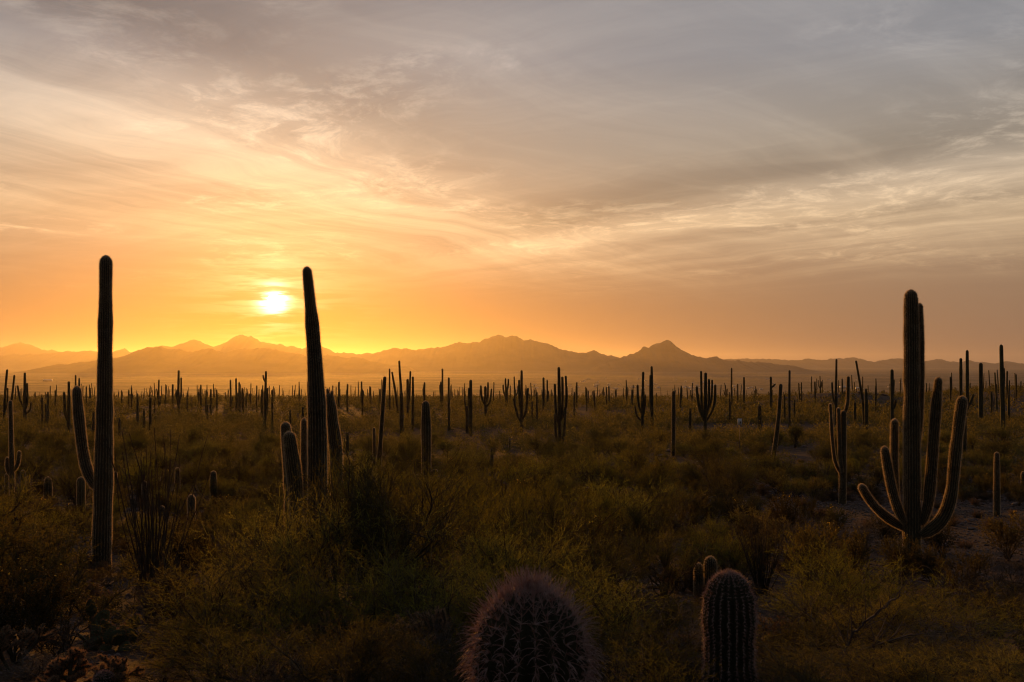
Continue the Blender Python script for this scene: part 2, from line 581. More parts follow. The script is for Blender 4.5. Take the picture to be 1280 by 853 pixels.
# ---------------------------------------------------------------- plant materials
M_SKIN = surface('saguaro_skin', (0.048, 0.045, 0.026), (0.085, 0.074, 0.045), 1.4, 0.75, 0.3, 60.0, obj_var=0.15)
M_SCAR = surface('corky_skin', (0.050, 0.038, 0.026), (0.095, 0.072, 0.050), 3.0, 0.9, 0.6, 25.0)
M_SPINE = surface('straw_spine', (0.52, 0.40, 0.25), (0.72, 0.60, 0.43), 5.0, 0.6, transl=0.62, tc=(1, 1, 1))
M_BSKIN = surface('barrel_skin', (0.030, 0.034, 0.018), (0.055, 0.055, 0.030), 8.0, 0.75)
M_BSPINE = surface('barrel_spine', (0.42, 0.25, 0.23), (0.70, 0.54, 0.52), 30.0, 0.55, transl=0.2, tc=(1, 1, 1))
M_BARK = surface('bark', (0.045, 0.036, 0.024), (0.095, 0.078, 0.050), 9.0, 0.9, 0.5, 30.0)
M_DRY = surface('dry_wood', (0.075, 0.058, 0.048), (0.15, 0.122, 0.105), 6.0, 0.9, 0.4, 40.0)
M_PALO = surface('green_twig', (0.034, 0.031, 0.010), (0.066, 0.056, 0.018), 1.6, 0.7, transl=0.5, tc=(3.9, 4.3, 1.9), obj_var=0.6)
M_CREO = surface('small_leaf', (0.024, 0.021, 0.010), (0.050, 0.040, 0.018), 2.2, 0.6, transl=0.48, tc=(3.8, 3.8, 1.8), obj_var=0.6)
M_BURS = surface('grey_leaf', (0.055, 0.043, 0.031), (0.100, 0.074, 0.054), 3.0, 0.85, transl=0.4, tc=(2.2, 2.0, 1.5), obj_var=0.35)
M_STEM = surface('thorny_stem', (0.042, 0.034, 0.025), (0.085, 0.065, 0.047), 7.0, 0.85, 0.4, 60.0)
M_PAD = surface('pad_skin', (0.085, 0.115, 0.055), (0.135, 0.155, 0.085), 6.0, 0.6, 0.1, 50.0, transl=0.08)
M_CHOL = surface('cholla_skin', (0.055, 0.052, 0.030), (0.095, 0.080, 0.050), 8.0, 0.8)
M_CSPINE = surface('cholla_spine', (0.26, 0.15, 0.09), (0.40, 0.26, 0.16), 20.0, 0.55, transl=0.45, tc=(1, 1, 1))
M_ROCK = surface('stone', (0.095, 0.066, 0.056), (0.21, 0.155, 0.138), 4.0, 0.9, 0.5, 22.0, obj_var=0.2)
M_FLOWER = surface('yellow_petal', (0.55, 0.36, 0.03), (0.65, 0.46, 0.06), 9.0, 0.6, transl=0.5, tc=(1.2, 1.2, 1))


# ---------------------------------------------------------------- tubes, ribbons, growth
def frames(pts):
    """parallel-transport frames along one polyline (K,3) -> tangents, n, b"""
    t = np.gradient(pts, axis=0)
    t = unit(t)
    n = np.zeros_like(t)
    a = np.array([1.0, 0, 0]) if abs(t[0][0]) < 0.8 else np.array([0, 1.0, 0])
    n[0] = unit(a - t[0] * np.dot(a, t[0]))
    for i in range(1, len(pts)):
        v = n[i - 1] - t[i] * np.dot(n[i - 1], t[i])
        n[i] = unit(v)
    return t, n, np.cross(t, n)


def tubes(P, R, S=5):
    """P (B,K,3), R (B,K) -> verts, quads for B open tubes"""
    B, K = R.shape
    t = unit(np.gradient(P, axis=1))
    a = np.where(np.abs(t[..., :1]) < 0.8, np.array([1.0, 0, 0]), np.array([0, 1.0, 0]))
    n = unit(a - t * np.sum(a * t, -1, keepdims=True))
    b = np.cross(t, n)
    th = np.arange(S) * 2 * np.pi / S
    v = P[:, :, None] + R[:, :, None, None] * (np.cos(th)[None, None, :, None] * n[:, :, None] + np.sin(th)[None, None, :, None] * b[:, :, None])
    bi, ki, si = np.meshgrid(np.arange(B), np.arange(K - 1), np.arange(S), indexing='ij')
    s2 = (si + 1) % S
    base = bi * K * S
    f = np.stack([base + ki * S + si, base + ki * S + s2, base + (ki + 1) * S + s2, base + (ki + 1) * S + si], -1).reshape(-1, 4)
    return v.reshape(-1, 3), f


def ribbons(P, W, rs):
    """P (B,K,3), W (B,K) -> thin flat blades facing random ways"""
    B, K = W.shape
    t = unit(P[:, -1] - P[:, 0])
    n = unit(np.cross(t, rs.normal(size=(B, 3))))
    v = np.stack([P - n[:, None] * W[..., None] / 2, P + n[:, None] * W[..., None] / 2], 2)
    bi, ki = np.meshgrid(np.arange(B), np.arange(K - 1), indexing='ij')
    a = bi * K * 2 + ki * 2
    return v.reshape(-1, 3), np.stack([a, a + 1, a + 3, a + 2], -1).reshape(-1, 4)


def needles(p, d, L, W, rs, curve=0.0):
    """one triangle per spine: base p (N,3), direction d, length L, width W"""
    s = unit(np.cross(d, rs.normal(size=d.shape)))
    L = np.broadcast_to(np.asarray(L, float), (len(p),))[:, None]
    v = np.stack([p - s * W / 2, p + s * W / 2, p + d * L], 1)
    return v.reshape(-1, 3), np.arange(len(p) * 3).reshape(-1, 3)


def grow(par, n, len_rng, spread, up, K, rs, t0=0.25, t1=1.0, jitter=0.10, taper_len=True):
    """children sprouting along parent polylines par (B,Kp,3) -> (B*n,K,3)"""
    B, Kp, _ = par.shape
    t = rs.uniform(t0, t1, (B, n))
    i = np.minimum((t * (Kp - 1)).astype(int), Kp - 2)
    f = (t * (Kp - 1) - i)[..., None]
    bi = np.arange(B)[:, None]
    p0 = par[bi, i] * (1 - f) + par[bi, i + 1] * f
    tan = unit(par[bi, i + 1] - par[bi, i])
    d = unit(tan + rs.normal(size=tan.shape) * spread + np.array([0, 0, up]))
    L = rs.uniform(*len_rng, (B, n, 1))
    if taper_len:
        L = L * (1.15 - 0.5 * t[..., None])
    p0, d, L = p0.reshape(-1, 3), d.reshape(-1, 3), L.reshape(-1, 1)
    pts = [p0]
    for k in range(1, K):
        d = unit(d + rs.normal(size=d.shape) * jitter + np.array([0, 0, up * 0.15]))
        pts.append(pts[-1] + d * L / (K - 1))
    return np.stack(pts, 1)


def taper(B, K, r0, r1, rs=None, var=0.2):
    r = np.linspace(r0, r1, K)[None].repeat(B, 0)
    if rs is not None:
        r = r * rs.uniform(1 - var, 1 + var, (B, 1))
    return r


def join(*parts):
    vs, fs, o = [], [], 0
    for v, f in parts:
        vs.append(v)
        fs.append(f + o)
        o += len(v)
    by = {}
    for f in fs:
        by.setdefault(f.shape[1], []).append(f)
    return np.concatenate(vs), [np.concatenate(x) for x in by.values()]


# ---------------------------------------------------------------- saguaros
def column(path, rad, ribs=18, sub=2, depth=0.13, cap=5, seed=0):
    """ribbed, domed column along path (K,3) with radii (K); returns verts, faces, crest points and crest normals"""
    path, rad = np.asarray(path, float), np.asarray(rad, float)
    rs = np.random.default_rng(seed)
    t, n, b = frames(path)
    # dome
    R = rad[-1]
    a = np.linspace(0, np.pi / 2, cap + 1)[1:]
    P = [path] + [(path[-1] + t[-1] * R * 1.15 * math.sin(x))[None] for x in a]
    P = np.concatenate(P)
    rr = np.concatenate([rad, R * np.cos(a).clip(0.03)])
    # slight irregular waists of growth
    wob = 1 + 0.045 * np.interp(np.arange(len(rr)), np.arange(0, len(rr) + 2, 2), rs.normal(size=len(np.arange(0, len(rr) + 2, 2))))
    rr = rr * wob
    n = np.concatenate([n, np.repeat(n[-1:], cap, 0)])
    b = np.concatenate([b, np.repeat(b[-1:], cap, 0)])
    m = ribs * sub
    th = np.arange(m) * 2 * np.pi / m
    prof = 1 - depth * (0.5 - 0.5 * np.cos(th * ribs)) ** 0.8
    dirs = np.cos(th)[None, :, None] * n[:, None] + np.sin(th)[None, :, None] * b[:, None]
    V = P[:, None] + dirs * (rr[:, None] * prof[None])[..., None]
    K = len(P)
    ki, si = np.meshgrid(np.arange(K - 1), np.arange(m), indexing='ij')
    s2 = (si + 1) % m
    f = np.stack([ki * m + si, ki * m + s2, (ki + 1) * m + s2, (ki + 1) * m + si], -1).reshape(-1, 4)
    crest = V[:, ::sub]
    tt = np.concatenate([t, np.repeat(t[-1:], cap, 0)])
    lift = np.concatenate([np.zeros(len(path)), np.sin(a)])
    cn = unit(dirs[:, ::sub] * (1 - 0.9 * lift)[:, None, None] + tt[:, None] * lift[:, None, None])
    return V.reshape(-1, 3), f, crest, cn


def areoles(crest, cn, step):
    """evenly spaced points along every rib crest"""
    ps, ns = [], []
    for j in range(crest.shape[1]):
        c = crest[:, j]
        seg = np.linalg.norm(np.diff(c, axis=0), axis=1)
        s = np.concatenate([[0], np.cumsum(seg)])
        q = np.arange(0, s[-1], step)
        ps.append(np.stack([np.interp(q, s, c[:, k]) for k in range(3)], -1))
        ns.append(np.stack([np.interp(q, s, cn[:, j, k]) for k in range(3)], -1))
    return np.concatenate(ps), unit(np.concatenate(ns))


def spine_mesh(sets, step, per, L, W, seed, mat=M_SPINE, name='spine_coat', spread=0.75):
    rs = np.random.default_rng(seed)
    out = []
    for crest, cn in sets:
        p, n = areoles(crest, cn, step)
        p = np.repeat(p, per, 0)
        n = np.repeat(n, per, 0)
        d = unit(n + rs.normal(size=n.shape) * spread)
        d = np.where((np.sum(d * n, -1) < 0.1)[:, None], n, d)
        out.append(needles(p + rs.normal(size=p.shape) * step * 0.15, d, rs.uniform(0.6, 1.1, len(p)) * L, W, rs))
    v, f = join(*out)
    return mesh(name, v, f, mat)


def resample(pts, K):
    pts = np.asarray(pts, float)
    s = np.concatenate([[0], np.cumsum(np.linalg.norm(np.diff(pts, axis=0), axis=1))])
    # smooth interpolation through the points
    q = np.linspace(0, s[-1], K)
    out = np.stack([np.interp(q, s, pts[:, k]) for k in range(3)], -1)
    for _ in range(3):
        out[1:-1] = 0.25 * out[:-2] + 0.5 * out[1:-1] + 0.25 * out[2:]
    return out


def saguaro_px(label, trunk, arms=(), y=None, lift=0.0, spines=None, name='saguaro', group=None, skin=None, ribs=None, seed=0, shrink=0.9):
    """A saguaro read off the photograph. trunk: [(px,py,width_px)...] from foot to tip; arms likewise, from joint to tip,
    with an optional fourth entry (metres towards or away from the viewer). Depth comes from where the foot meets the ground."""
    foot = trunk[0]
    if y is None:
        g = on_ground(foot[0], foot[1], lift)
        y = float(g[1])
    g = at_depth(foot[0], foot[1], y)
    base = np.array([g[0], y, float(ground(g[0], y)) - 0.10])
    k = y / F                                       # metres per photo pixel there
    root = thing(name, label, 'cactus', base, 0, group)
    sets = []
    skin = skin or M_SKIN
    near = y < 60
    nr = ribs or (20 if near else 12)

    def limb(pts, part, sd, is_trunk):
        p3 = []
        for q in pts:
            v = at_depth(q[0], q[1], y) - base
            v[1] = q[3] if len(q) > 3 else 0.0
            p3.append(v)
        p3 = np.array(p3)
        w = np.array([q[2] for q in pts], float) * k * 0.5
        if is_trunk:
            p3[0] = (p3[0][0], 0, 0.0)
        L = np.linalg.norm(np.diff(p3, axis=0), axis=1).sum()
        K = int(np.clip(L / (0.22 if near else 0.6), 6, 46))
        path = resample(p3, K)
        path[-1] -= unit(path[-1] - path[-2]) * w[-1] * 1.05
        ps = np.linspace(0, 1, len(w))
        s = np.concatenate([[0], np.cumsum(np.linalg.norm(np.diff(p3, axis=0), axis=1))])
        rad = np.interp(np.linspace(0, s[-1], K), s, w)
        if is_trunk:
            rad[0] *= shrink
        else:
            rad[0] *= 0.75
        # gentle sway out of the picture plane so the column is not flat
        v, f, c, n = column(path, rad, nr if is_trunk else max(10, nr - 4), 4 if near else 2, 0.12, 6 if near else 4, sd)
        sets.append((c, n))
        return obj(part, mesh(part, v, f, skin, True), root)
    limb(trunk, 'trunk', seed + 1, True)
    for i, a in enumerate(arms):
        limb(a, 'arm', seed + 11 + i, False)
    if spines:
        s = obj('spine_coat', spine_mesh(sets, *spines, seed + 5), root)
        s['kind'] = 'stuff'
    return root, base, y


# ---------------------------------------------------------------- bushes
def bush_palo(seed, H, W, dense=1.0, leaf=False):
    """fine-twigged green-barked bush: stems, branches, thousands of upright twigs. returns (bark mesh, twig mesh)"""
    rs = np.random.default_rng(seed)
    nb = int(rs.integers(7, 11))
    az = rs.uniform(0, 2 * np.pi, nb)
    out = rs.uniform(0.15, 1.0, nb) * W * 0.42
    pts = []
    for k in range(7):
        t = k / 6
        pts.append(np.stack([np.cos(az) * out * t ** 0.9, np.sin(az) * out * t ** 0.9, H * 0.62 * t ** 0.85 * rs.uniform(0.85, 1.1, nb)], -1))
    st = np.stack(pts, 1)
    st[:, 1:-1] += rs.normal(size=st[:, 1:-1].shape) * 0.035 * H
    st[:, 0] = rs.normal(size=(nb, 3)) * [0.09, 0.09, 0]
    st[:, 0, 2] = -0.12
    b1 = grow(st, 7, (0.28 * H, 0.55 * H), 0.55, 0.35, 6, rs, 0.25, 1.0, 0.16)
    b2 = grow(b1, 6, (0.16 * H, 0.36 * H), 0.55, 0.22, 5, rs, 0.2, 1.0, 0.2)
    n3 = int(6 * dense)
    t1 = grow(b2, n3, (0.06 * H, 0.15 * H), 0.60, 0.20, 4, rs, 0.1, 1.0, 0.18)
    t2 = grow(t1[:: 2], 3, (0.03 * H, 0.075 * H), 0.60, 0.15, 3, rs, 0.2, 1.0, 0.1)
    t1b = grow(b1, 3, (0.06 * H, 0.15 * H), 0.6, 0.2, 4, rs, 0.3, 1.0, 0.18)
    g = H / 2.6
    bark = join(tubes(st, taper(nb, 7, 0.034 * g, 0.014 * g, rs)), tubes(b1, taper(len(b1), 6, 0.013 * g, 0.005 * g, rs), 4),
                tubes(b2, taper(len(b2), 5, 0.0055 * g, 0.0028 * g, rs), 3))
    tw = [ribbons(t1, taper(len(t1), 4, 0.0050 * g, 0.0022 * g, rs), rs), ribbons(t2, taper(len(t2), 3, 0.0036 * g, 0.0016 * g, rs), rs),
          ribbons(t1b, taper(len(t1b), 4, 0.0050 * g, 0.0022 * g, rs), rs)]
    if leaf or True:
        lf = grow(t1, 4, (0.006 * H, 0.013 * H), 0.9, 0.0, 2, rs, 0.1, 1.0, 0)
        tw.append(ribbons(lf, taper(len(lf), 2, 0.009 * g, 0.007 * g, rs, 0.4), rs))
    return mesh('branchwork', *bark, M_BARK), mesh('foliage', *join(*tw), M_PALO)


def bush_creosote(seed, H, W, mat=M_CREO, flowers=0):
    """loose round shrub of wand-like stems with small leaves in sprays"""
    rs = np.random.default_rng(seed)
    nb = int(rs.integers(12, 17))
    az = rs.uniform(0, 2 * np.pi, nb)
    out = rs.uniform(0.1, 1.0, nb) ** 0.7 * W * 0.45
    st = np.stack([np.stack([np.cos(az) * out * t ** 1.1, np.sin(az) * out * t ** 1.1, H * (0.85 - 0.25 * (out / (W * 0.45)) ** 2) * t], -1) for t in np.linspace(0, 1, 6)], 1)
    st[:, 1:] += rs.normal(size=st[:, 1:].shape) * 0.03 * H
    st[:, 0, 2] = -0.08
    b1 = grow(st, 8, (0.22 * H, 0.42 * H), 0.5, 0.3, 5, rs, 0.2, 1.0, 0.16)
    b2 = grow(b1, 5, (0.12 * H, 0.26 * H), 0.55, 0.25, 4, rs, 0.2, 1.0, 0.16)
    lf = grow(b2, 16, (0.018, 0.034), 1.0, 0.1, 2, rs, 0.1, 1.0, 0, False)
    lf2 = grow(b1, 14, (0.018, 0.034), 1.0, 0.1, 2, rs, 0.3, 1.0, 0, False)
    lf = np.concatenate([lf, lf2])
    bark = join(tubes(st, taper(nb, 6, 0.012, 0.006, rs), 4), tubes(b1, taper(len(b1), 5, 0.0055, 0.0028, rs), 3))
    fol = join(ribbons(lf, rs.uniform(0.008, 0.017, (len(lf), 1)).repeat(2, 1), rs), ribbons(b2, taper(len(b2), 4, 0.005, 0.0025), rs))
    res = [mesh('branchwork', *bark, M_BARK), mesh('foliage', *fol, mat)]
    if flowers:
        top = b2[np.argsort(b2[:, -1, 2])[-max(flowers * 3, 10):]][:, -1]
        q = top[rs.integers(0, len(top), flowers)] + rs.normal(size=(flowers, 3)) * 0.03
        ang = np.arange(6) * np.pi / 3
        vs, fs = [], []
        for i, p in enumerate(q):
            n = unit(rs.normal(size=3) + [0, 0, 1])
            a = unit(np.cross(n, rs.normal(size=3)))
            b = np.cross(n, a)
            r = rs.uniform(0.014, 0.024)
            ring = [p + (a * math.cos(x) + b * math.sin(x)) * r for x in ang]
            vs += [p - n * r * 0.4] + ring
            fs += [(i * 7, i * 7 + 1 + k, i * 7 + 1 + (k + 1) % 6) for k in range(6)]
        res.append(mesh('blossom', np.array(vs), np.array(fs), M_FLOWER))
    return res


def bush_twiggy(seed, H, W):
    """low dry grey shrub"""
    rs = np.random.default_rng(seed)
    nb = 16
    az = rs.uniform(0, 2 * np.pi, nb)
    el = rs.uniform(0.25, 1.4, nb)
    d = np.stack([np.cos(az) * np.cos(el) * W / 2, np.sin(az) * np.cos(el) * W / 2, np.sin(el) * H], -1)
    st = d[:, None] * np.linspace(0, 0.8, 5)[None, :, None]
    st[:, 1:] += rs.normal(size=st[:, 1:].shape) * 0.04 * H
    st[:, 0, 2] = -0.06
    b1 = grow(st, 9, (0.2 * H, 0.5 * H), 0.7, 0.2, 4, rs, 0.2, 1.0, 0.25)
    b2 = grow(b1, 5, (0.1 * H, 0.25 * H), 0.8, 0.15, 3, rs, 0.2, 1.0, 0.25)
    lf = grow(b2, 6, (0.015, 0.03), 1.0, 0.1, 2, rs, 0.1, 1.0, 0, False)
    bark = join(tubes(st, taper(nb, 5, 0.009, 0.004, rs), 4), tubes(b1, taper(len(b1), 4, 0.004, 0.002, rs), 3))
    fol = join(ribbons(b2, taper(len(b2), 3, 0.005, 0.003), rs), ribbons(lf, rs.uniform(0.008, 0.016, (len(lf), 1)).repeat(2, 1), rs))
    return [mesh('branchwork', *bark, M_DRY), mesh('foliage', *fol, M_BURS)]


def bush_bare(seed, H=1.5, W=1.9):
    """leafless woody shrub"""
    rs = np.random.default_rng(seed)
    nb = 9
    az = rs.uniform(0, 2 * np.pi, nb)
    out = rs.uniform(0.2, 1.0, nb) * W * 0.4
    st = np.stack([np.stack([np.cos(az) * out * t, np.sin(az) * out * t, H * 0.6 * t ** 0.9 + 0 * az], -1) for t in np.linspace(0, 1, 7)], 1)
    st[:, 1:] += rs.normal(size=st[:, 1:].shape) * 0.05 * H
    st[:, 0, 2] = -0.1
    b1 = grow(st, 7, (0.25 * H, 0.5 * H), 0.6, 0.2, 7, rs, 0.2, 1.0, 0.3)
    b2 = grow(b1, 6, (0.12 * H, 0.3 * H), 0.7, 0.15, 5, rs, 0.2, 1.0, 0.3)
    b3 = grow(b2, 3, (0.06 * H, 0.14 * H), 0.7, 0.1, 3, rs, 0.3, 1.0, 0.3)
    a = join(tubes(st, taper(nb, 7, 0.016, 0.008, rs), 5), tubes(b1, taper(len(b1), 7, 0.008, 0.004, rs), 4))
    b = join(tubes(b2, taper(len(b2), 5, 0.004, 0.002, rs), 3), tubes(b3, taper(len(b3), 3, 0.0025, 0.0012, rs), 3))
    return [mesh('branchwork', *a, M_BARK), mesh('twig_mass', *b, M_DRY)]


def make_bush(name, label, cat, parts, loc, rotz=0, scale=None, group=None):
    root = thing(name, label, cat, loc, rotz, group, scale)
    for m in parts:
        obj(m.name.split('.')[0], m, root)
    return root

# ================================================================ THINGS
clear = []          # (px, row that must stay visible, depth, half width px): later bushes keep out of these sight lines


def keep(px, row, y, half=5):
    clear.append((px, row, y, half))


LM = [(478, 13.5, 'the broad palo verde'), (128, 31, 'the tall straight saguaro'), (397, 28.5, 'the leaning giant saguaro'), (1140, 30.5, 'the many-armed saguaro'), (663, 3.4, 'the large barrel cactus'),
      (911, 7.6, 'the taller barrel cactus'), (148, 14.2, 'the prickly pear'), (188, 22, 'the big ocotillo fan'), (953, 27, 'the compact ocotillo fan'), (924, 112, 'the white sign'),
      (1050, 9.6, 'the bare forked limb'), (18, 11.5, 'the branching cholla'), (232, 19.5, 'the reddish cholla'), (1222, 24.5, 'the bleached dead wands'), (1028, 68, 'the dry ocotillo'),
      (533, 47, 'the pale rimmed young saguaro'), (473, 72, 'the thin leaning saguaro'), (502, 140, 'the dark post before the thicket'), (15, 58, 'the hook-armed saguaro'),
      (1053, 58, 'the broken-topped saguaro'), (966, 92, 'the bowed saguaro'), (700, 125, 'the clumped saguaro'), (842, 105, 'the corky two-tiered saguaro'), (881, 140, 'the candelabra saguaro'),
      (803, 180, 'the curled-arm saguaro'), (652, 180, 'the trident saguaro'), (1254, 125, 'the tall thin saguaro with a side arm'), (1205, 104, 'the dark saguaro stump'),
      (1246, 52, 'the lone young saguaro'), (1115, 135, 'the nub-armed saguaro'), (1081, 170, 'the hard-tilted saguaro'), (266, 55, 'the taller young saguaro post'), (60, 60, 'the squat young saguaro'),
      (331, 185, 'the thumb-armed saguaro'), (588, 175, 'the saguaro with a pressed arm'), (86, 150, 'the saguaro with one outer arm'), (223, 210, 'the tight twin saguaro'), (607, 210, 'the wide trident saguaro')]


def where(x, y):
    m = min(LM, key=lambda m: math.hypot((m[0] - 640) / F * m[1] - x, (m[1] - y) * 0.7) / (m[1] ** 0.5))
    dy = y - m[1]
    dx = abs((m[0] - 640) / F * m[1] - x)
    rel = 'beside' if abs(dy) < 0.6 * dx else 'behind' if dy > 0 else 'in front of'
    return rel + ' ' + m[2]



HERO_SP = (0.032, 7, 0.056, 0.0055)
YOUNG_SP = (0.042, 5, 0.055, 0.0075)

# ---- the three tall saguaros
_, b, y = saguaro_px('very tall straight saguaro column with one thick arm rising from low on its trunk',
                     [(128, 716, 24), (127, 690, 22), (129.5, 600, 21), (131, 500, 19), (131.5, 430, 17), (132, 380, 15.5), (132.5, 321, 14)],
                     [[(124, 612, 11, 0), (114, 606, 13, 0.12), (106, 594, 13.5, 0.2), (100, 570, 13, 0.22), (96, 535, 12, 0.22), (93, 505, 11.5, 0.22), (92, 484, 10, 0.22)]],
                     y=31.0, spines=HERO_SP, seed=100)
keep(128, 690, y, 14); keep(100, 600, y, 16)
_, b, y = saguaro_px('very tall saguaro leaning to one side and thinning towards its tip, no arms',
                     [(398, 668, 25), (397, 620, 24), (397, 560, 23), (396, 500, 21), (393, 440, 17.5), (389, 390, 14.5), (385.5, 355, 12.5), (383.5, 335, 10.5)],
                     y=28.5, spines=HERO_SP, seed=200)
keep(397, 590, y, 16)
_, b, y = saguaro_px('big many-armed saguaro, twin topped, with upcurved arms all round its base',
                     [(1140, 700, 22), (1140, 660, 22), (1140, 600, 20), (1139.5, 520, 19.5), (1139.5, 440, 18), (1139, 390, 16.5), (1138.5, 364, 15)],
                     [[(1143, 585, 6, 0.1), (1150, 550, 8, 0.16), (1153, 505, 8.5, 0.16), (1153.5, 440, 8.5, 0.16), (1152.5, 400, 8, 0.16), (1152, 380, 7.5, 0.16)],
                      [(1150, 655, 9, -0.1), (1156, 640, 11, -0.2), (1159, 600, 13, -0.25), (1163, 545, 12, -0.25), (1166, 505, 11, -0.25), (1169, 473, 9, -0.25)],
                      [(1148, 668, 11, -0.2), (1162, 660, 14, -0.35), (1174, 643, 15, -0.45), (1181, 615, 14, -0.5), (1184, 575, 13, -0.5), (1189, 530, 12.5, -0.5), (1194, 496, 11.5, -0.5)],
                      [(1132, 655, 8, 0.2), (1126, 640, 9, 0.35), (1124, 600, 9.5, 0.4), (1124, 560, 9, 0.4), (1124.5, 526, 8.5, 0.4)],
                      [(1128, 652, 8, -0.15), (1117, 636, 11, -0.3), (1109, 610, 11, -0.35), (1104, 582, 10, -0.35), (1100, 558, 9, -0.35)],
                      [(1132, 662, 9, 0.1), (1117, 652, 11, 0.2), (1102, 642, 11, 0.28), (1090, 627, 10.5, 0.3), (1080, 608, 9, 0.3)]],
                     y=30.5, spines=HERO_SP, seed=300)
keep(1140, 668, y, 16); keep(1175, 640, y, 18); keep(1100, 635, y, 24)

# ---- stubby saguaros round the leaning one
for lab, tr, yy, arms in [
    ('stubby leaning saguaro, the taller of two set close beside the leaning giant', [(366, 625, 15), (362, 580, 15), (358, 545, 13.5), (356.5, 529, 12)], 29.5, ()),
    ('stubby leaning saguaro, the shorter and thicker of two beside the leaning giant', [(374, 640, 17), (369, 600, 17), (364, 565, 16.5), (361, 541, 14)], 28.0, ()),
    ('thin dark upright saguaro close against the leaning giant', [(380, 622, 8), (380, 580, 8), (380, 545, 7.5), (380, 524, 6.5)], 31.0, ()),
    ('thick leaning saguaro stump with budding tip right behind the leaning giant', [(424, 600, 15), (420, 560, 15), (415, 525, 14.5), (411, 493, 12)], 33.0,
     [[(411, 500, 3, 0), (410, 494, 3, 0), (409.5, 487, 2.6, 0)], [(414, 500, 3, -0.1), (415.5, 494, 3, -0.1), (416, 489, 2.4, -0.1)]]),
]:
    saguaro_px(lab, tr, arms, y=yy, spines=HERO_SP, seed=int(tr[0][0]))
    keep(tr[0][0], 0.4 * tr[-1][1] + 0.6 * tr[0][1] - 12, yy, 9)

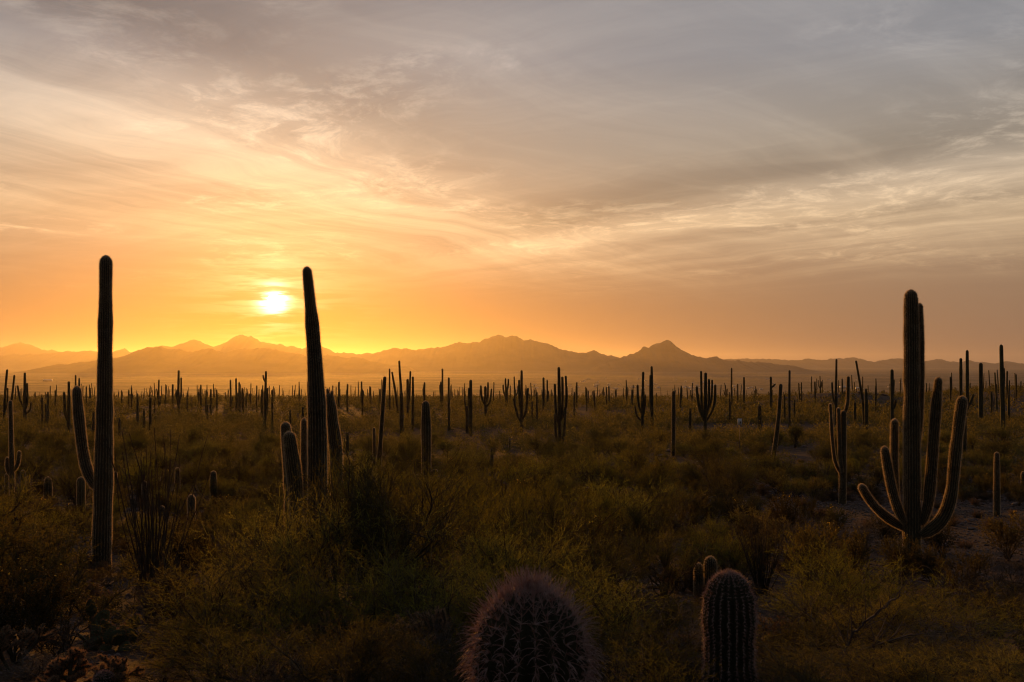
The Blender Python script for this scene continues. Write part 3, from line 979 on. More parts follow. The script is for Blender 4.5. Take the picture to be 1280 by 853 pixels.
# ---- saguaros of the middle ground: (label, foot to tip, arms)
U = 'slender unbranched saguaro rising from the desert scrub'
mid = [
    ('pale rimmed young saguaro column with two short curled arms near its foot', [(533, 612, 12), (533, 560, 12.5), (532.5, 520, 12), (532, 502, 10)],
     [[(530, 598, 4, -.1), (524, 592, 5, -.1), (521, 594, 5, -.1), (519, 600, 4, -.1)], [(537, 594, 4, -.1), (543, 588, 5, -.1), (547, 589, 4, -.1)]]),
    ('thin leaning saguaro left of the young rimmed column', [(473, 590, 6), (476, 545, 5.5), (479, 505, 5), (481, 471, 4.5)], ()),
    ('short thin saguaro beside the foot of a thin leaning one', [(468, 592, 4), (468, 560, 4), (467.5, 535, 3.5)], ()),
    ('dark straight saguaro post standing in front of a saguaro thicket', [(502, 549, 5), (502, 520, 5), (502, 491, 4.5)], ()),
    ('saguaro with two small low arms hooked upwards, trunk slightly bowed', [(15, 632, 6), (15, 590, 6), (14, 550, 5.5), (13, 501, 4.5)],
     [[(16, 590, 4, 0), (20, 588, 4.5, 0), (23.5, 580, 4.8, 0), (24, 564, 4.2, 0)], [(14, 596, 4, 0), (10, 593, 4.5, 0), (8.5, 586, 4.8, 0), (9, 572, 4.2, 0)]]),
    ('dark broken-topped saguaro with three thin arms held close to its trunk', [(1053, 630, 9), (1053.5, 590, 8.5), (1054, 550, 7.5), (1054, 514, 7)],
     [[(1054, 520, 4, .1), (1059, 515, 4, .1), (1060.5, 505, 4.2, .1), (1061, 471, 3.8, .1)],
      [(1052, 590, 4, -.15), (1049, 575, 4.5, -.15), (1048, 545, 4.6, -.15), (1047, 510, 4.2, -.15)],
      [(1051, 592, 3.5, .1), (1044, 578, 4, .1), (1041, 550, 4, .1), (1038.5, 505, 3.5, .1)]]),
    ('bowed saguaro leaning away from a clump of thinner ones', [(966, 575, 6), (970, 550, 5.5), (973.5, 520, 5), (976, 480, 4)], ()),
    ('clumped saguaro with a tall centre stem and five parallel arms', [(700, 560, 5), (699.5, 520, 4.5), (699, 490, 4), (698.5, 459, 3.4)],
     [[(698, 530, 3, 0), (695, 522, 3.2, 0), (694, 500, 3.2, 0), (693.5, 480, 3, 0)], [(700, 528, 3, 0), (703, 520, 3.2, .1), (703.5, 500, 3.2, .1), (703, 471, 3, .1)],
      [(701, 526, 3, 0), (706.5, 516, 3.2, -.1), (709, 500, 3, -.1), (707, 470, 2.8, -.1)], [(698, 556, 3, -.2), (694.5, 552, 3.4, -.3), (694, 535, 3.4, -.3), (694, 517, 3, -.3)],
      [(702, 556, 3, -.2), (705, 550, 3.4, -.3), (705.5, 535, 3.2, -.3), (706.5, 513, 3, -.3)]]),
    ('two-tiered straight saguaro post beside the open wash, corky low down', [(841.5, 570, 5), (841.8, 540, 5), (842, 515, 5), (842, 489, 4)], ()),
    ('candelabra saguaro with a curved outer arm and a crown of close stems', [(881, 548, 5), (881.5, 520, 4.8), (882, 495, 4.4), (882, 466, 3.6)],
     [[(880, 525, 3, 0), (877, 512, 3.2, .1), (877, 490, 3, .1), (876.5, 464, 2.8, .1)], [(880, 526, 3.4, 0), (875, 516, 3.8, -.2), (872, 502, 3.8, -.2), (870.5, 483, 3.2, -.2)],
      [(882, 522, 3, 0), (886, 512, 3.2, .2), (887, 495, 3, .2), (886.5, 474, 2.8, .2)], [(882, 516, 2.6, 0), (889, 506, 2.8, -.1), (890, 492, 2.8, -.1), (890, 475, 2.6, -.1)],
      [(883, 526, 2.6, 0), (892, 514, 3.2, .3), (894.5, 500, 3.4, .3), (894.5, 481, 3, .3)]]),
    ('saguaro with one long arm and a short low curled arm at the scrub edge', [(803, 534, 4), (803, 510, 3.8), (803.5, 490, 3.4), (804, 465, 3)],
     [[(802, 518, 2.6, 0), (798, 508, 2.8, 0), (797, 495, 2.8, 0), (797, 481, 2.5, 0)], [(802, 526, 2.4, 0), (795, 522, 2.6, 0), (794, 508, 2.3, 0)], [(804, 520, 2.4, 0), (806.5, 512, 2.6, 0), (806.5, 494, 2.4, 0)]]),
    ('tall twin-stemmed saguaro with both stems pressed together', [(815, 530, 4), (815, 500, 3.6), (814.8, 480, 3.2), (814.5, 458, 2.8)], [[(814, 515, 2.6, 0), (812.8, 505, 2.8, 0), (813, 469, 2.5, 0)]]),
    ('armed saguaro whose low outer arms spread like a trident', [(652, 534, 4), (652, 510, 3.8), (652, 490, 3.4), (652, 463, 2.8)],
     [[(651, 515, 2.6, 0), (649, 505, 2.8, 0), (649, 475, 2.4, 0)], [(651, 528, 2.6, 0), (646, 520, 2.8, .2), (642, 498, 2.4, .2)], [(653, 525, 2.6, 0), (658, 516, 2.8, -.2), (660, 485, 2.4, -.2)]]),
    ('very tall thin saguaro with a small upper side arm, on stony ground', [(1254, 556, 6), (1253.5, 520, 5.6), (1252.5, 480, 5.2), (1251.5, 431, 4.2)], [[(1253.5, 492, 3, .1), (1255.5, 485, 3.2, .1), (1255, 460, 2.8, .1)]]),
    ('thick straight saguaro without arms beside two taller thin ones', [(1226, 522, 5.4), (1226, 490, 5.4), (1226, 454, 4.6)], ()),
    ('dark dead-looking saguaro stump on the stony ground', [(1205, 570, 6), (1205.5, 545, 6), (1206, 519, 4.6)], ()),
    ('short straight young saguaro standing alone on stony ground', [(1246, 645, 8), (1246, 610, 7.6), (1246, 566, 6)], ()),
    ('tall thin saguaro pair member, its neighbour taller', [(1201, 512, 4), (1201, 480, 4), (1201, 448, 3.6)], ()),
    ('tall thin saguaro with a leaning bud clump at its foot', [(1209, 514, 4.4), (1209, 480, 4.2), (1209, 438, 3.6)], [[(1211, 508, 3, 0), (1214, 502, 3.4, 0), (1217, 493, 3, 0)]]),
    ('tall thin straight saguaro with a nub arm halfway up', [(1115, 551, 5), (1115, 510, 4.6), (1115, 462, 3.8)], [[(1116, 512, 3, 0), (1119, 508, 3.2, 0), (1119.5, 500, 2.8, 0)]]),
    ('spindly saguaro tilted hard over like a leaning pole', [(1081, 534, 3.6), (1079, 505, 3.4), (1075, 480, 3), (1070, 451, 2.5)], ()),
    ('slim saguaro beside the hard-tilted one', [(1083, 535, 4), (1083, 510, 4), (1082.5, 486, 3.2)], ()),
    ('tallest thin saguaro behind the broken-topped one', [(1045, 524, 3.6), (1045, 490, 3.2), (1045.6, 449, 2.5)], [[(1044, 506, 2.5, 0), (1041, 500, 2.6, 0), (1040, 478, 2.3, 0)]]),
    ('short stout saguaro barrel-like between slim posts', [(949.5, 532, 5), (949.5, 518, 5), (949.5, 507, 4.4)], ()),
    ('saguaro with a small thumb-like arm near its tip, slightly tilted', [(331, 530, 3.8), (331.5, 500, 3.2), (332.5, 464, 2.6)], [[(332, 478, 1.8, 0), (329.5, 475, 2, 0), (329, 469, 1.6, 0)]]),
    ('candelabra saguaro with two wide arms forming a trident', [(607, 517, 3.6), (606.8, 500, 3.4), (606.7, 483, 3)], [[(606, 506, 2.4, 0), (602, 501, 2.6, 0), (601, 482, 2.2, 0)], [(607, 505, 2.4, 0), (610, 499, 2.6, 0), (610, 478, 2.2, 0)], [(607, 510, 2.2, 0), (613, 504, 2.4, 0), (614.5, 486, 2, 0)]]),
    ('forked-top saguaro with fingers clustered at its head', [(633, 506, 4), (633, 495, 4), (633, 484, 3.6)], [[(633, 488, 2.4, 0), (631.5, 480, 2.4, 0), (632, 473, 1.8, 0)], [(634, 488, 2.4, 0), (635.5, 481, 2.2, 0), (635.5, 474, 1.8, 0)], [(632, 496, 2, 0), (629, 491, 2.2, 0), (629, 481, 1.8, 0)]]),
    ('saguaro with one arm pressed along its trunk, a stub beside it', [(588, 535, 4.6), (588.3, 505, 4.2), (588.4, 475, 3.6)], [[(587, 512, 2.6, 0), (585.6, 505, 3, 0), (586, 485, 2.4, 0)]]),
    ('stub saguaro with a leaning side bud next to a taller post', [(584, 533, 4.4), (584, 520, 4), (583.5, 508, 3.2)], [[(584, 522, 2.2, 0), (581.5, 508, 2, 0), (581, 499, 1.6, 0)]]),
    ('cluster saguaro with arms left and right over the leafy hollow', [(31, 526, 4), (31, 500, 3.6), (31, 466, 2.7)], [[(30, 510, 2.4, 0), (25, 502, 2.6, 0), (22, 482, 2.2, 0)], [(32, 512, 2.4, 0), (34.5, 504, 2.6, 0), (34, 479, 2.2, 0)], [(32, 518, 2.2, 0), (38, 514, 2.4, 0), (39, 503, 2.2, 0)]]),
    ('saguaro behind the thick arm of the tall column, with one outer arm', [(86, 545, 4.4), (86, 510, 3.8), (86, 477, 3)], [[(85, 528, 3, 0), (81.5, 520, 3.4, 0), (80, 490, 3, 0)]]),
    ('crooked saguaro with a boomerang bend below its tip', [(14, 520, 3.2), (14, 505, 3), (15.5, 492, 2.6), (18, 469, 2.2)], ()),
    ('leaning thin twin saguaro beside the crooked one', [(5, 520, 3), (6, 495, 2.8), (9, 462, 2.4)], [[(7, 512, 2.2, 0), (9.5, 505, 2.2, 0), (9.5, 485, 2, 0)]]),
    ('tight twin saguaro with a shorter companion stem', [(223, 514, 3.4), (223, 490, 3), (223.3, 463, 2.5)], [[(224, 504, 2.2, 0), (226.5, 498, 2.4, 0), (226.5, 472, 2.1, 0)], [(222, 506, 2, 0), (221, 500, 2, 0), (221.5, 487, 1.8, 0)]]),
    ('saguaro with a stubby right-pointing arm on the ridge edge', [(964, 512, 3.4), (963.8, 490, 3.2), (963.5, 471, 2.7)], [[(964, 485, 2, 0), (967.5, 482, 2.2, 0), (969.5, 480, 1.8, 0)]]),
    ('bowed saguaro at the centre of the thicket, tallest there', [(503, 518, 3.6), (502, 495, 3.4), (500, 470, 2.9), (499, 451, 2.4)], ()),
    ('tilted saguaro in the thicket leaning on its neighbours', [(498, 515, 3.2), (495, 495, 3), (490, 465, 2.3)], ()),
    ('thick-topped saguaro in the thicket with an offset stem', [(510, 520, 3.8), (510, 495, 3.8), (509.5, 474, 3.2)], [[(510, 508, 2.4, 0), (512, 498, 2.4, 0), (513, 464, 2.2, 0)]]),
]
plain = [  # unbranched posts: tip x, tip y, foot x, foot y, width
    (487, 461, 487, 512, 2.4), (516, 471, 515.7, 531, 3.2), (530.7, 478, 530, 507, 2.4), (553, 461, 553, 506, 2.5), (551, 477, 551, 504, 2), (561, 472, 561.5, 531, 2.9),
    (665, 502, 666, 522, 2.4), (671, 490, 671, 525, 2.6), (679.4, 472, 679, 516, 3), (684, 475, 684, 505, 2), (721, 478, 721, 505, 2.3), (718, 490, 718, 517, 2.2),
    (742.5, 488, 742.5, 505, 2.2), (758, 484, 758, 504, 2), (761, 483, 761, 503, 2.2), (770, 487, 770, 503, 2), (790, 487, 790, 504, 2.2), (863, 511, 863, 546, 3.6), (851.6, 482, 851.6, 502, 1.8),
    (914.5, 460, 914.5, 508, 2.3), (912, 498, 912, 522, 2.6), (922, 480, 922, 506, 1.8), (930, 471.5, 930, 507, 2.5), (980.6, 493, 981, 520, 2.6), (987, 463, 987, 535, 3.1),
    (993, 500, 993, 519, 2.3), (1018.6, 477, 1018.6, 504, 2.1), (1052.6, 473.5, 1052.6, 496, 2.2), (1068.6, 503, 1068.6, 530, 3.4), (1094.5, 484, 1094.5, 510, 2), (1259, 464, 1259, 500, 2.3),
    (1261, 493, 1261, 522, 3), (1239, 490, 1239, 518, 2.7), (1270, 468, 1270, 496, 2), (1188, 471, 1188, 505, 2.2), (321, 482, 321, 510, 2), (327, 487, 327, 512, 1.9), (340.6, 487, 340.6, 528, 2.6),
    (374, 482, 374, 505, 2), (362.7, 513, 362.7, 540, 2.6), (378.5, 509, 378.5, 548, 3.2), (423.7, 477.5, 423.7, 506, 2.5), (416, 482, 416, 506, 2), (434.5, 480, 434.5, 511, 2.5), (452, 477, 452, 505, 2.4),
    (453, 487, 453, 515, 2.4), (463, 484, 463, 504, 2), (475, 486, 475, 505, 2), (434.5, 541, 434.5, 568, 4), (615, 561, 615.5, 598, 4.2), (161, 487, 161, 508, 2), (164.4, 484.5, 164.4, 509, 2.1),
    (171.7, 492, 171.7, 528, 3), (180, 511, 180, 533, 2.7), (188, 497, 188, 545, 3.6), (198.7, 474.5, 198.7, 505, 2.2), (216, 480.5, 216, 513, 2.6), (234, 491, 234, 511, 2.1), (248, 490, 248, 509, 2.1),
    (251, 481, 251, 515, 2.3), (257.5, 488, 257.5, 512, 2), (259.5, 506, 259.5, 524, 2.6), (263.7, 486.5, 263.7, 517, 2.4), (271, 487, 271, 513, 2.2), (288, 475, 288, 511, 2.4), (295, 473, 295, 517, 2.5),
    (299, 478, 299, 511, 2.4), (308, 491, 308, 506, 2), (53, 497, 53, 525, 2.4), (60, 490, 60, 527, 2.4), (57, 505, 57, 526, 2.6), (69, 488, 69, 508, 1.9), (94.5, 469, 94.5, 519, 2.4), (99, 473, 99, 520, 2.4),
    (108, 483, 108, 505, 1.9), (117, 515, 117, 545, 3.6), (149, 523, 149, 549, 3.4), (136, 490, 136, 510, 2), (152, 488, 152, 508, 1.8),
]
young = [  # squat young ones, domed: tip x, tip y, foot y, width
    (60, 597, 628, 10), (101, 597, 645, 10), (143.5, 590, 622, 6.4), (28.6, 588, 612, 6), (9, 592, 622, 6), (221.7, 585, 618, 6.2), (180.6, 602, 630, 6.4), (239, 619, 668, 10), (266.7, 589.5, 640, 8.4),
    (202, 633, 655, 8), (280, 676, 700, 13), (888, 697, 745, 16), (873, 705, 745, 11), (1279, 590, 612, 6), (637, 548, 562, 2.6),
]
for i, (lab, tr, arms) in enumerate(mid):
    lift = 1.1 if tr[0][1] < 540 else 0.0
    tr2 = list(tr)
    _, b, y = saguaro_px(lab, tr2, arms, lift=lift, spines=YOUNG_SP if tr[0][1] > 565 else None, seed=1000 + 20 * i)
    keep(tr[0][0], 0.25 * tr[-1][1] + 0.75 * tr[0][1], y, 4)
for i, (xt, yt, xb, yb, w) in enumerate(plain):
    lift = 1.1 if yb < 540 else 0.0
    lab = ('tall ' if yb - yt > 38 else 'short ' if yb - yt < 24 else '') + 'slender unbranched saguaro post ' + where(*(on_ground(xb, yb, lift)[:2]))
    _, b, y = saguaro_px(lab, [(xb, yb, w), ((xt + xb) / 2 + 0.15 * w * math.sin(i), (yt + yb) / 2, w), (xt, yt, w * 0.82)], (), lift=lift, seed=3000 + 20 * i, group=lab)
    keep(xb, 0.3 * yt + 0.7 * yb, y, 3)
YL = {60: 'squat domed young saguaro left of the tall straight column', 101: 'dark young saguaro under the thick low arm of the tall column', 239: 'squat domed young saguaro beside an ocotillo fan',
      266.7: 'taller of the young saguaro posts beyond the ocotillo fan', 280: 'round-headed young cactus peeping over low dry shrubs', 888: 'small domed cactus behind the spiny barrel, larger of two',
      873: 'small domed cactus behind the spiny barrel, smaller of two'}
for i, (xt, yt, yb, w) in enumerate(young):
    lab = YL.get(xt, 'small domed young saguaro half hidden in the bushes')
    _, b, y = saguaro_px(lab, [(xt, yb, w), (xt + 0.3, (yt + yb) / 2, w), (xt, yt, w * 0.9)], (), spines=(0.026, 5, 0.045, 0.0060), seed=6000 + 20 * i, name='young_saguaro',
                         group=None if xt in YL else 'young saguaros among the bushes', ribs=18)
    keep(xt, 0.5 * (yt + yb), y, w * 0.6)

# ---- the far belt of saguaros: eight kinds, copied
belt = []
rs = np.random.default_rng(77)
for k in range(8):
    h = [7.5, 6.0, 8.5, 5.0, 7.0, 8.0, 6.5, 4.0][k]
    root = thing('saguaro', 'tiny saguaro post in the far belt against the valley', 'cactus', (0, 0, 0), 0, 'far belt of saguaros')
    arms = [0, 0, 1, 0, 2, 0, 3, 0][k]
    zz = np.linspace(0, 1, 6)
    path = np.stack([rs.normal() * 0.2 * zz, 0 * zz, zz * h - 0.1], -1)
    v, f, _, _ = column(path, np.array([0.2, 0.22, 0.23, 0.22, 0.2, 0.17]), 10, 2, 0.12, 3, k)
    obj('trunk', mesh('trunk', v, f, M_SKIN, True), root)
    for a in range(arms):
        t = rs.uniform(0, 2 * np.pi)
        z0 = h * rs.uniform(0.3, 0.5)
        L = h * rs.uniform(0.25, 0.45)
        d = np.array([math.cos(t), math.sin(t), 0])
        p = np.array([[0, 0, z0], d * 0.4 + [0, 0, z0 + 0.1], d * 0.65 + [0, 0, z0 + 0.5], d * 0.68 + [0, 0, z0 + L * 0.6], d * 0.68 + [0, 0, z0 + L]])
        v, f, _, _ = column(resample(p, 8), np.full(8, 0.15), 8, 2, 0.1, 3, a)
        obj('arm', mesh('arm', v, f, M_SKIN, True), root)
    belt.append([root, False])
n = 0
while n < 175:
    y = float(rs.uniform(0, 1) ** 0.9 * 430 + 210)
    px = rs.uniform(-30, 1310)
    if vnoise(px, y, 45) < -0.12 + 0.1 * rs.normal():
        continue
    x = (px - 640) / F * y
    if 960 < px < 1060 and y > 260 and rs.random() < 0.6:
        continue
    k = int(rs.integers(0, 8)) if rs.random() < 0.75 else 0
    loc = (x, y, float(ground(x, y)))
    sc = rs.uniform(0.55, 1.15)
    if not belt[k][1]:
        belt[k][1] = True
        belt[k][0].location = loc
        belt[k][0].scale = (sc,) * 3
    else:
        c_ = copy_tree(belt[k][0], loc, rs.uniform(0, 6.28), (sc * rs.uniform(0.8, 1.15),) * 2 + (sc,))
        c_.rotation_euler = (rs.normal() * 0.035, rs.normal() * 0.035, rs.uniform(0, 6.28))
    n += 1


# still more of them beyond, too many and too small to tell apart
cols, o_ = [], 0
for k in range(520):
    y = float(rs.uniform(0, 1) ** 0.9 * 640 + 290)
    x = rs.uniform(-1, 1) * 0.66 * y
    if vnoise(x, y, 30) < -0.1:
        continue
    h = rs.uniform(3.0, 8.5)
    zz = np.linspace(0, 1, 4)
    v, f, _, _ = column(np.stack([x + rs.normal() * 0.25 * zz, y + 0 * zz, float(ground(x, y)) - 0.1 + h * zz], -1), np.array([0.2, 0.22, 0.21, 0.17]), 7, 2, 0.12, 2, k)
    cols.append((v, f))
o = obj('distant_saguaro_belt', mesh('distant_saguaro_belt', *join(*cols), M_SKIN, True))
o['kind'] = 'stuff'
tag(o, 'dense fringe of tiny saguaros along the valley edge', 'cactus')


# ---------------------------------------------------------------- barrel cacti in front
def barrel(label, px, py_top, y, R, seed, per, Lr, Lc, Wr, Wc, ribs=21, group=None):
    c = at_depth(px, py_top, y)
    zg = float(ground(c[0], y))
    H = c[2] - zg
    root = thing('barrel_cactus', label, 'cactus', (c[0], y, zg - 0.05), 0, group)
    H += 0.05
    t = np.linspace(0, 1, 22)
    path = np.stack([0 * t, 0 * t, t * (H - R * 1.0)], -1)
    rad = R * np.interp(t, [0, 0.15, 0.5, 0.85, 1], [0.72, 0.9, 1.0, 1.0, 0.97])
    v, f, cr, cn = column(path, rad, ribs, 6, 0.17, 12, seed)
    obj('body', mesh('body', v, f, M_BSKIN, True), root)
    rs = np.random.default_rng(seed)
    p, nrm = areoles(cr, cn, 0.026)
    # radial bristles
    q, m = np.repeat(p, per, 0), np.repeat(nrm, per, 0)
    d = unit(m * 0.55 + unit(rs.normal(size=q.shape)) * 1.0)
    d = np.where((np.sum(d * m, -1) < 0.05)[:, None], unit(m + rs.normal(size=m.shape) * 0.4), d)
    o = obj('bristle_coat', mesh('bristle_coat', *needles(q, d, rs.uniform(0.6, 1.1, len(q)) * Lr, Wr, rs), M_BSPINE), root)
    o['kind'] = 'stuff'
    # stout central spines, curving downwards on the flanks
    q, m = np.repeat(p, 4, 0), np.repeat(nrm, 4, 0)
    d = unit(m + rs.normal(size=q.shape) * 0.42)
    L = (rs.uniform(0.6, 1.15, len(q)) * Lc)[:, None]
    sag = np.array([0, 0, -1.0])
    pts = [q]
    for k in range(1, 5):
        d = unit(d + sag * 0.10 * k * (1 - np.abs(m[:, 2:])) + rs.normal(size=d.shape) * 0.03)
        pts.append(pts[-1] + d * L / 4)
    v, f = tubes(np.stack(pts, 1), np.linspace(Wc, Wc * 0.25, 5)[None].repeat(len(q), 0), 3)
    o = obj('spine_coat', mesh('spine_coat', v, f, M_BSPINE), root)
    o['kind'] = 'stuff'
    return root


barrel('large round-topped barrel cactus bristling with long pinkish spines, close by', 663, 744, 3.4, 0.190, 11, 10, 0.040, 0.075, 0.0019, 0.0016)
barrel('taller barrel cactus with a tidy domed crown and dark flanks', 911, 720, 7.6, 0.190, 12, 8, 0.030, 0.036, 0.0024, 0.0014)
barrel('half-buried barrel cactus crown beside the cholla tangle', 130, 842, 9.0, 0.10, 13, 8, 0.024, 0.03, 0.0024, 0.0014)


# ---------------------------------------------------------------- prickly pear
def prickly_pear(label, px, py, y, seed, npads=26, spread=0.55):
    rs = np.random.default_rng(seed)
    c = at_depth(px, py, y)
    zg = float(ground(c[0], y))
    root = thing('prickly_pear', label, 'cactus', (c[0], y, zg), 0)
    th = np.linspace(0, np.pi, 7)[1:-1]
    ph = np.arange(14) * 2 * np.pi / 14
    # unit pad: egg outline, thin lens
    ring = [(0, 0, 0)]
    V = []
    for a in np.linspace(0.03, 0.97, 9):
        w = math.sin(math.pi * a ** 0.8) ** 0.62 * 0.5
        for p_ in ph:
            V.append((math.cos(p_) * w * 0.82, math.sin(p_) * w * 0.16, a))
    V = np.array(V + [(0, 0, 0), (0, 0, 1.0)])
    fq = [(k * 14 + j, k * 14 + (j + 1) % 14, (k + 1) * 14 + (j + 1) % 14, (k + 1) * 14 + j) for k in range(8) for j in range(14)]
    ft = [(len(V) - 2, (j + 1) % 14, j) for j in range(14)] + [(len(V) - 1, 8 * 14 + j, 8 * 14 + (j + 1) % 14) for j in range(14)]
    pad = mesh('pad', V, [np.array(fq), np.array(ft)], M_PAD, True)
    # glochid fringe
    e = np.concatenate([V[:-2], V[:-2]])
    n = unit(e - np.array([0, 0, 0.5]) * [1, 1, 1])
    sp = mesh('spine_coat', *needles(np.repeat(e, 2, 0), unit(np.repeat(n, 2, 0) + rs.normal(size=(len(e) * 2, 3)) * 0.5), 0.10, 0.016, rs), M_CSPINE)
    spots = []
    for k in range(npads):
        if k < 9 or rs.random() < 0.15:
            base = np.array([rs.normal() * spread * 0.55, rs.normal() * spread * 0.4, -0.04])
            up = unit(np.array([rs.normal() * 0.35, rs.normal() * 0.3, 1.0]))
        else:
            pb, pu, ps = spots[int(rs.integers(0, len(spots)))]
            up = unit(pu + np.array([rs.normal() * 0.5, rs.normal() * 0.4, 0.25]))
            base = pb + pu * ps * rs.uniform(0.82, 0.95)
        s = rs.uniform(0.19, 0.29)
        if base[2] > 0.62:
            continue
        spots.append((base, up, s))
        o = obj('pad', pad, root)
        ay = np.array([math.sin(rs.normal() * 0.6), 1.0, 0])
        ay = unit(ay - up * np.dot(ay, up))              # the flat side faces roughly downhill
        ax = np.cross(ay, up)
        R3 = Matrix((ax, ay, up)).transposed()
        o.matrix_local = Matrix.LocRotScale(Vector(base), R3.to_quaternion(), Vector((s, s, s)))
        f = obj('spine_coat', sp, o)
        f['kind'] = 'stuff'
    return root


keep(148, 760, 14.2, 64); keep(953, 705, 25, 30); keep(188, 740, 21, 60)
prickly_pear('prickly pear clump of flat oval pads in the shade', 148, 812, 14.2, 5, 30, 0.62)


# ---------------------------------------------------------------- cholla
def cholla(label, px, py, y, H, seed, group=None, spread=1.0):
    rs = np.random.default_rng(seed)
    c = at_depth(px, py, y)
    zg = float(ground(c[0], y))
    root = thing('cholla', label, 'cactus', (c[0], y, zg - 0.03), rs.uniform(0, 6.28), group)
    segs = []

    def joint(p, d, L, lev):
        q = [p]
        for k in range(3):
            d = unit(d + rs.normal(size=3) * 0.12 + [0, 0, 0.05])
            q.append(q[-1] + d * L / 3)
        segs.append((lev, np.array(q)))
        if lev < 4:
            for _ in range(int(rs.integers(2, 4))):
                t = rs.uniform(0.45, 1.0)
                joint(q[1] * (1 - t) + q[3] * t, unit(d + rs.normal(size=3) * [0.75 * spread, 0.75 * spread, 0.45]), L * rs.uniform(0.6, 0.9), lev + 1)
    for _ in range(3):
        joint(np.array([rs.normal() * 0.05, rs.normal() * 0.05, 0]), unit(np.array([rs.normal() * 0.6, rs.normal() * 0.6, 1])), H * 0.36, 0)
    sets = {}
    for lev, q in segs:
        sets.setdefault(lev, []).append(q)
    sp, small = [], []
    for lev, qs in sets.items():
        P = np.stack(qs)
        r = [0.026, 0.021, 0.017, 0.014, 0.012][lev]
        R = taper(len(qs), 4, r, r * 0.9, rs)
        R[:, -1] *= 0.55
        if lev < 2:
            for j in range(len(qs)):
                v, f = tubes(P[j:j + 1], R[j:j + 1], 6)
                obj(['stem', 'branch'][lev], mesh('branch', v, f, M_CHOL, True), root)
        else:
            v, f = tubes(P, R, 6)
            small.append((v, f))
        n = 170
        t = rs.uniform(0, 2.999, (len(qs), n))
        i = t.astype(int)
        fr = (t - i)[..., None]
        bi = np.arange(len(qs))[:, None]
        p = (P[bi, i] * (1 - fr) + P[bi, i + 1] * fr).reshape(-1, 3)
        tn = unit(P[bi, i + 1] - P[bi, i]).reshape(-1, 3)
        d = rs.normal(size=p.shape)
        d = unit(d - tn * np.sum(d * tn, -1, keepdims=True) + tn * rs.normal(size=(len(p), 1)) * 0.4)
        sp.append(needles(p + d * r * 0.8, d, rs.uniform(0.6, 1.1, len(p)) * 0.026, 0.0026, rs))
    o = obj('joint_mass', mesh('joint_mass', *join(*small), M_CHOL, True), root)
    o['kind'] = 'stuff'
    o = obj('spine_coat', mesh('spine_coat', *join(*sp), M_CSPINE), root)
    o['kind'] = 'stuff'
    return root


cholla('branching cholla at the foot of the dark bank, arms tipped with glowing spines', 18, 850, 11.5, 0.66, 3)
cholla('low sprawling cholla tangle beside the prickly pear', 85, 880, 9.6, 0.44, 4, spread=1.5)
cholla('cholla with forked arms reaching up in front of the prickly pear', 135, 880, 9.2, 0.42, 9, spread=1.2)
cholla('reddish cholla growing against the ocotillo fan', 232, 760, 19.5, 0.95, 6)
cholla('pale tipped cholla stems standing under the fine-twigged bush', 425, 868, 9.0, 0.85, 8, spread=0.6)
cholla('small cholla at the barrel cactus, under the fine-twigged bush', 540, 880, 8.0, 0.9, 10, spread=0.5)
cholla('cholla with crowded arms beyond the round-headed cactus', 320, 690, 26, 0.9, 14)


# ---------------------------------------------------------------- ocotillos, dead wands
def ocotillo(label, px, py, y, H, n, seed, lean=0.32, mat=M_STEM, r=0.013, name='ocotillo', cat='shrub', droop=0.0, group=None, thorns=True):
    rs = np.random.default_rng(seed)
    c = at_depth(px, py, y)
    zg = float(ground(c[0], y))
    root = thing(name, label, cat, (c[0], y, zg), 0, group)
    tips = []
    for k in range(n):
        az = rs.uniform(0, 2 * np.pi)
        ln = rs.uniform(0.15, 1.0) * lean
        d = unit(np.array([math.cos(az) * ln, math.sin(az) * ln, 1.0]))
        L = H * rs.uniform(0.65, 1.08)
        p = [np.array([math.cos(az), math.sin(az), 0]) * 0.10 * rs.random() + [0, 0, -0.06]]
        for j in range(9):
            d = unit(d + rs.normal(size=3) * 0.055 + np.array([0, 0, 0.04 - droop * j * 0.05]))
            p.append(p[-1] + d * L / 9)
        P = np.array(p)[None]
        parts = [tubes(P, taper(1, 10, r, r * 0.45, rs), 5)]
        if thorns:
            t = rs.uniform(0.5, 8.99, 90)
            i = t.astype(int)
            fr = (t - i)[:, None]
            q = P[0][i] * (1 - fr) + P[0][i + 1] * fr
            parts.append(needles(q, unit(rs.normal(size=q.shape) + [0, 0, 0.3]), rs.uniform(0.02, 0.04, 90), 0.007, rs))
        obj('stem', mesh('stem', *join(*parts), mat), root)
    return root


ocotillo('big ocotillo fan of dark thorny wands beside the tall straight saguaro', 188, 770, 21.0, 3.9, 44, 21, 0.42, r=0.015)
ocotillo('compact dark ocotillo fan in the open scrub near the taller barrel cactus', 953, 722, 25.0, 2.0, 60, 22, 0.55, r=0.012)
ocotillo('small dry ocotillo near the broken-topped saguaro', 1028, 612, 68, 3.0, 12, 23, 0.35)
ocotillo('bleached arching wands of a dead shrub below the many-armed saguaro', 1222, 735, 24.5, 2.1, 9, 24, 0.75, M_DRY, 0.008, 'dead_shrub', 'shrub', 0.8, thorns=False)
ocotillo('pale dead wands drooping over the foot of the many-armed saguaro', 1128, 728, 26.5, 1.9, 7, 25, 0.8, M_DRY, 0.008, 'dead_shrub', 'shrub', 1.1, thorns=False)
ocotillo('grey dead wands sprouting from a low bush by the stony slope', 1285, 720, 22, 1.9, 8, 26, 0.7, M_DRY, 0.008, 'dead_shrub', 'shrub', 0.6, thorns=False)

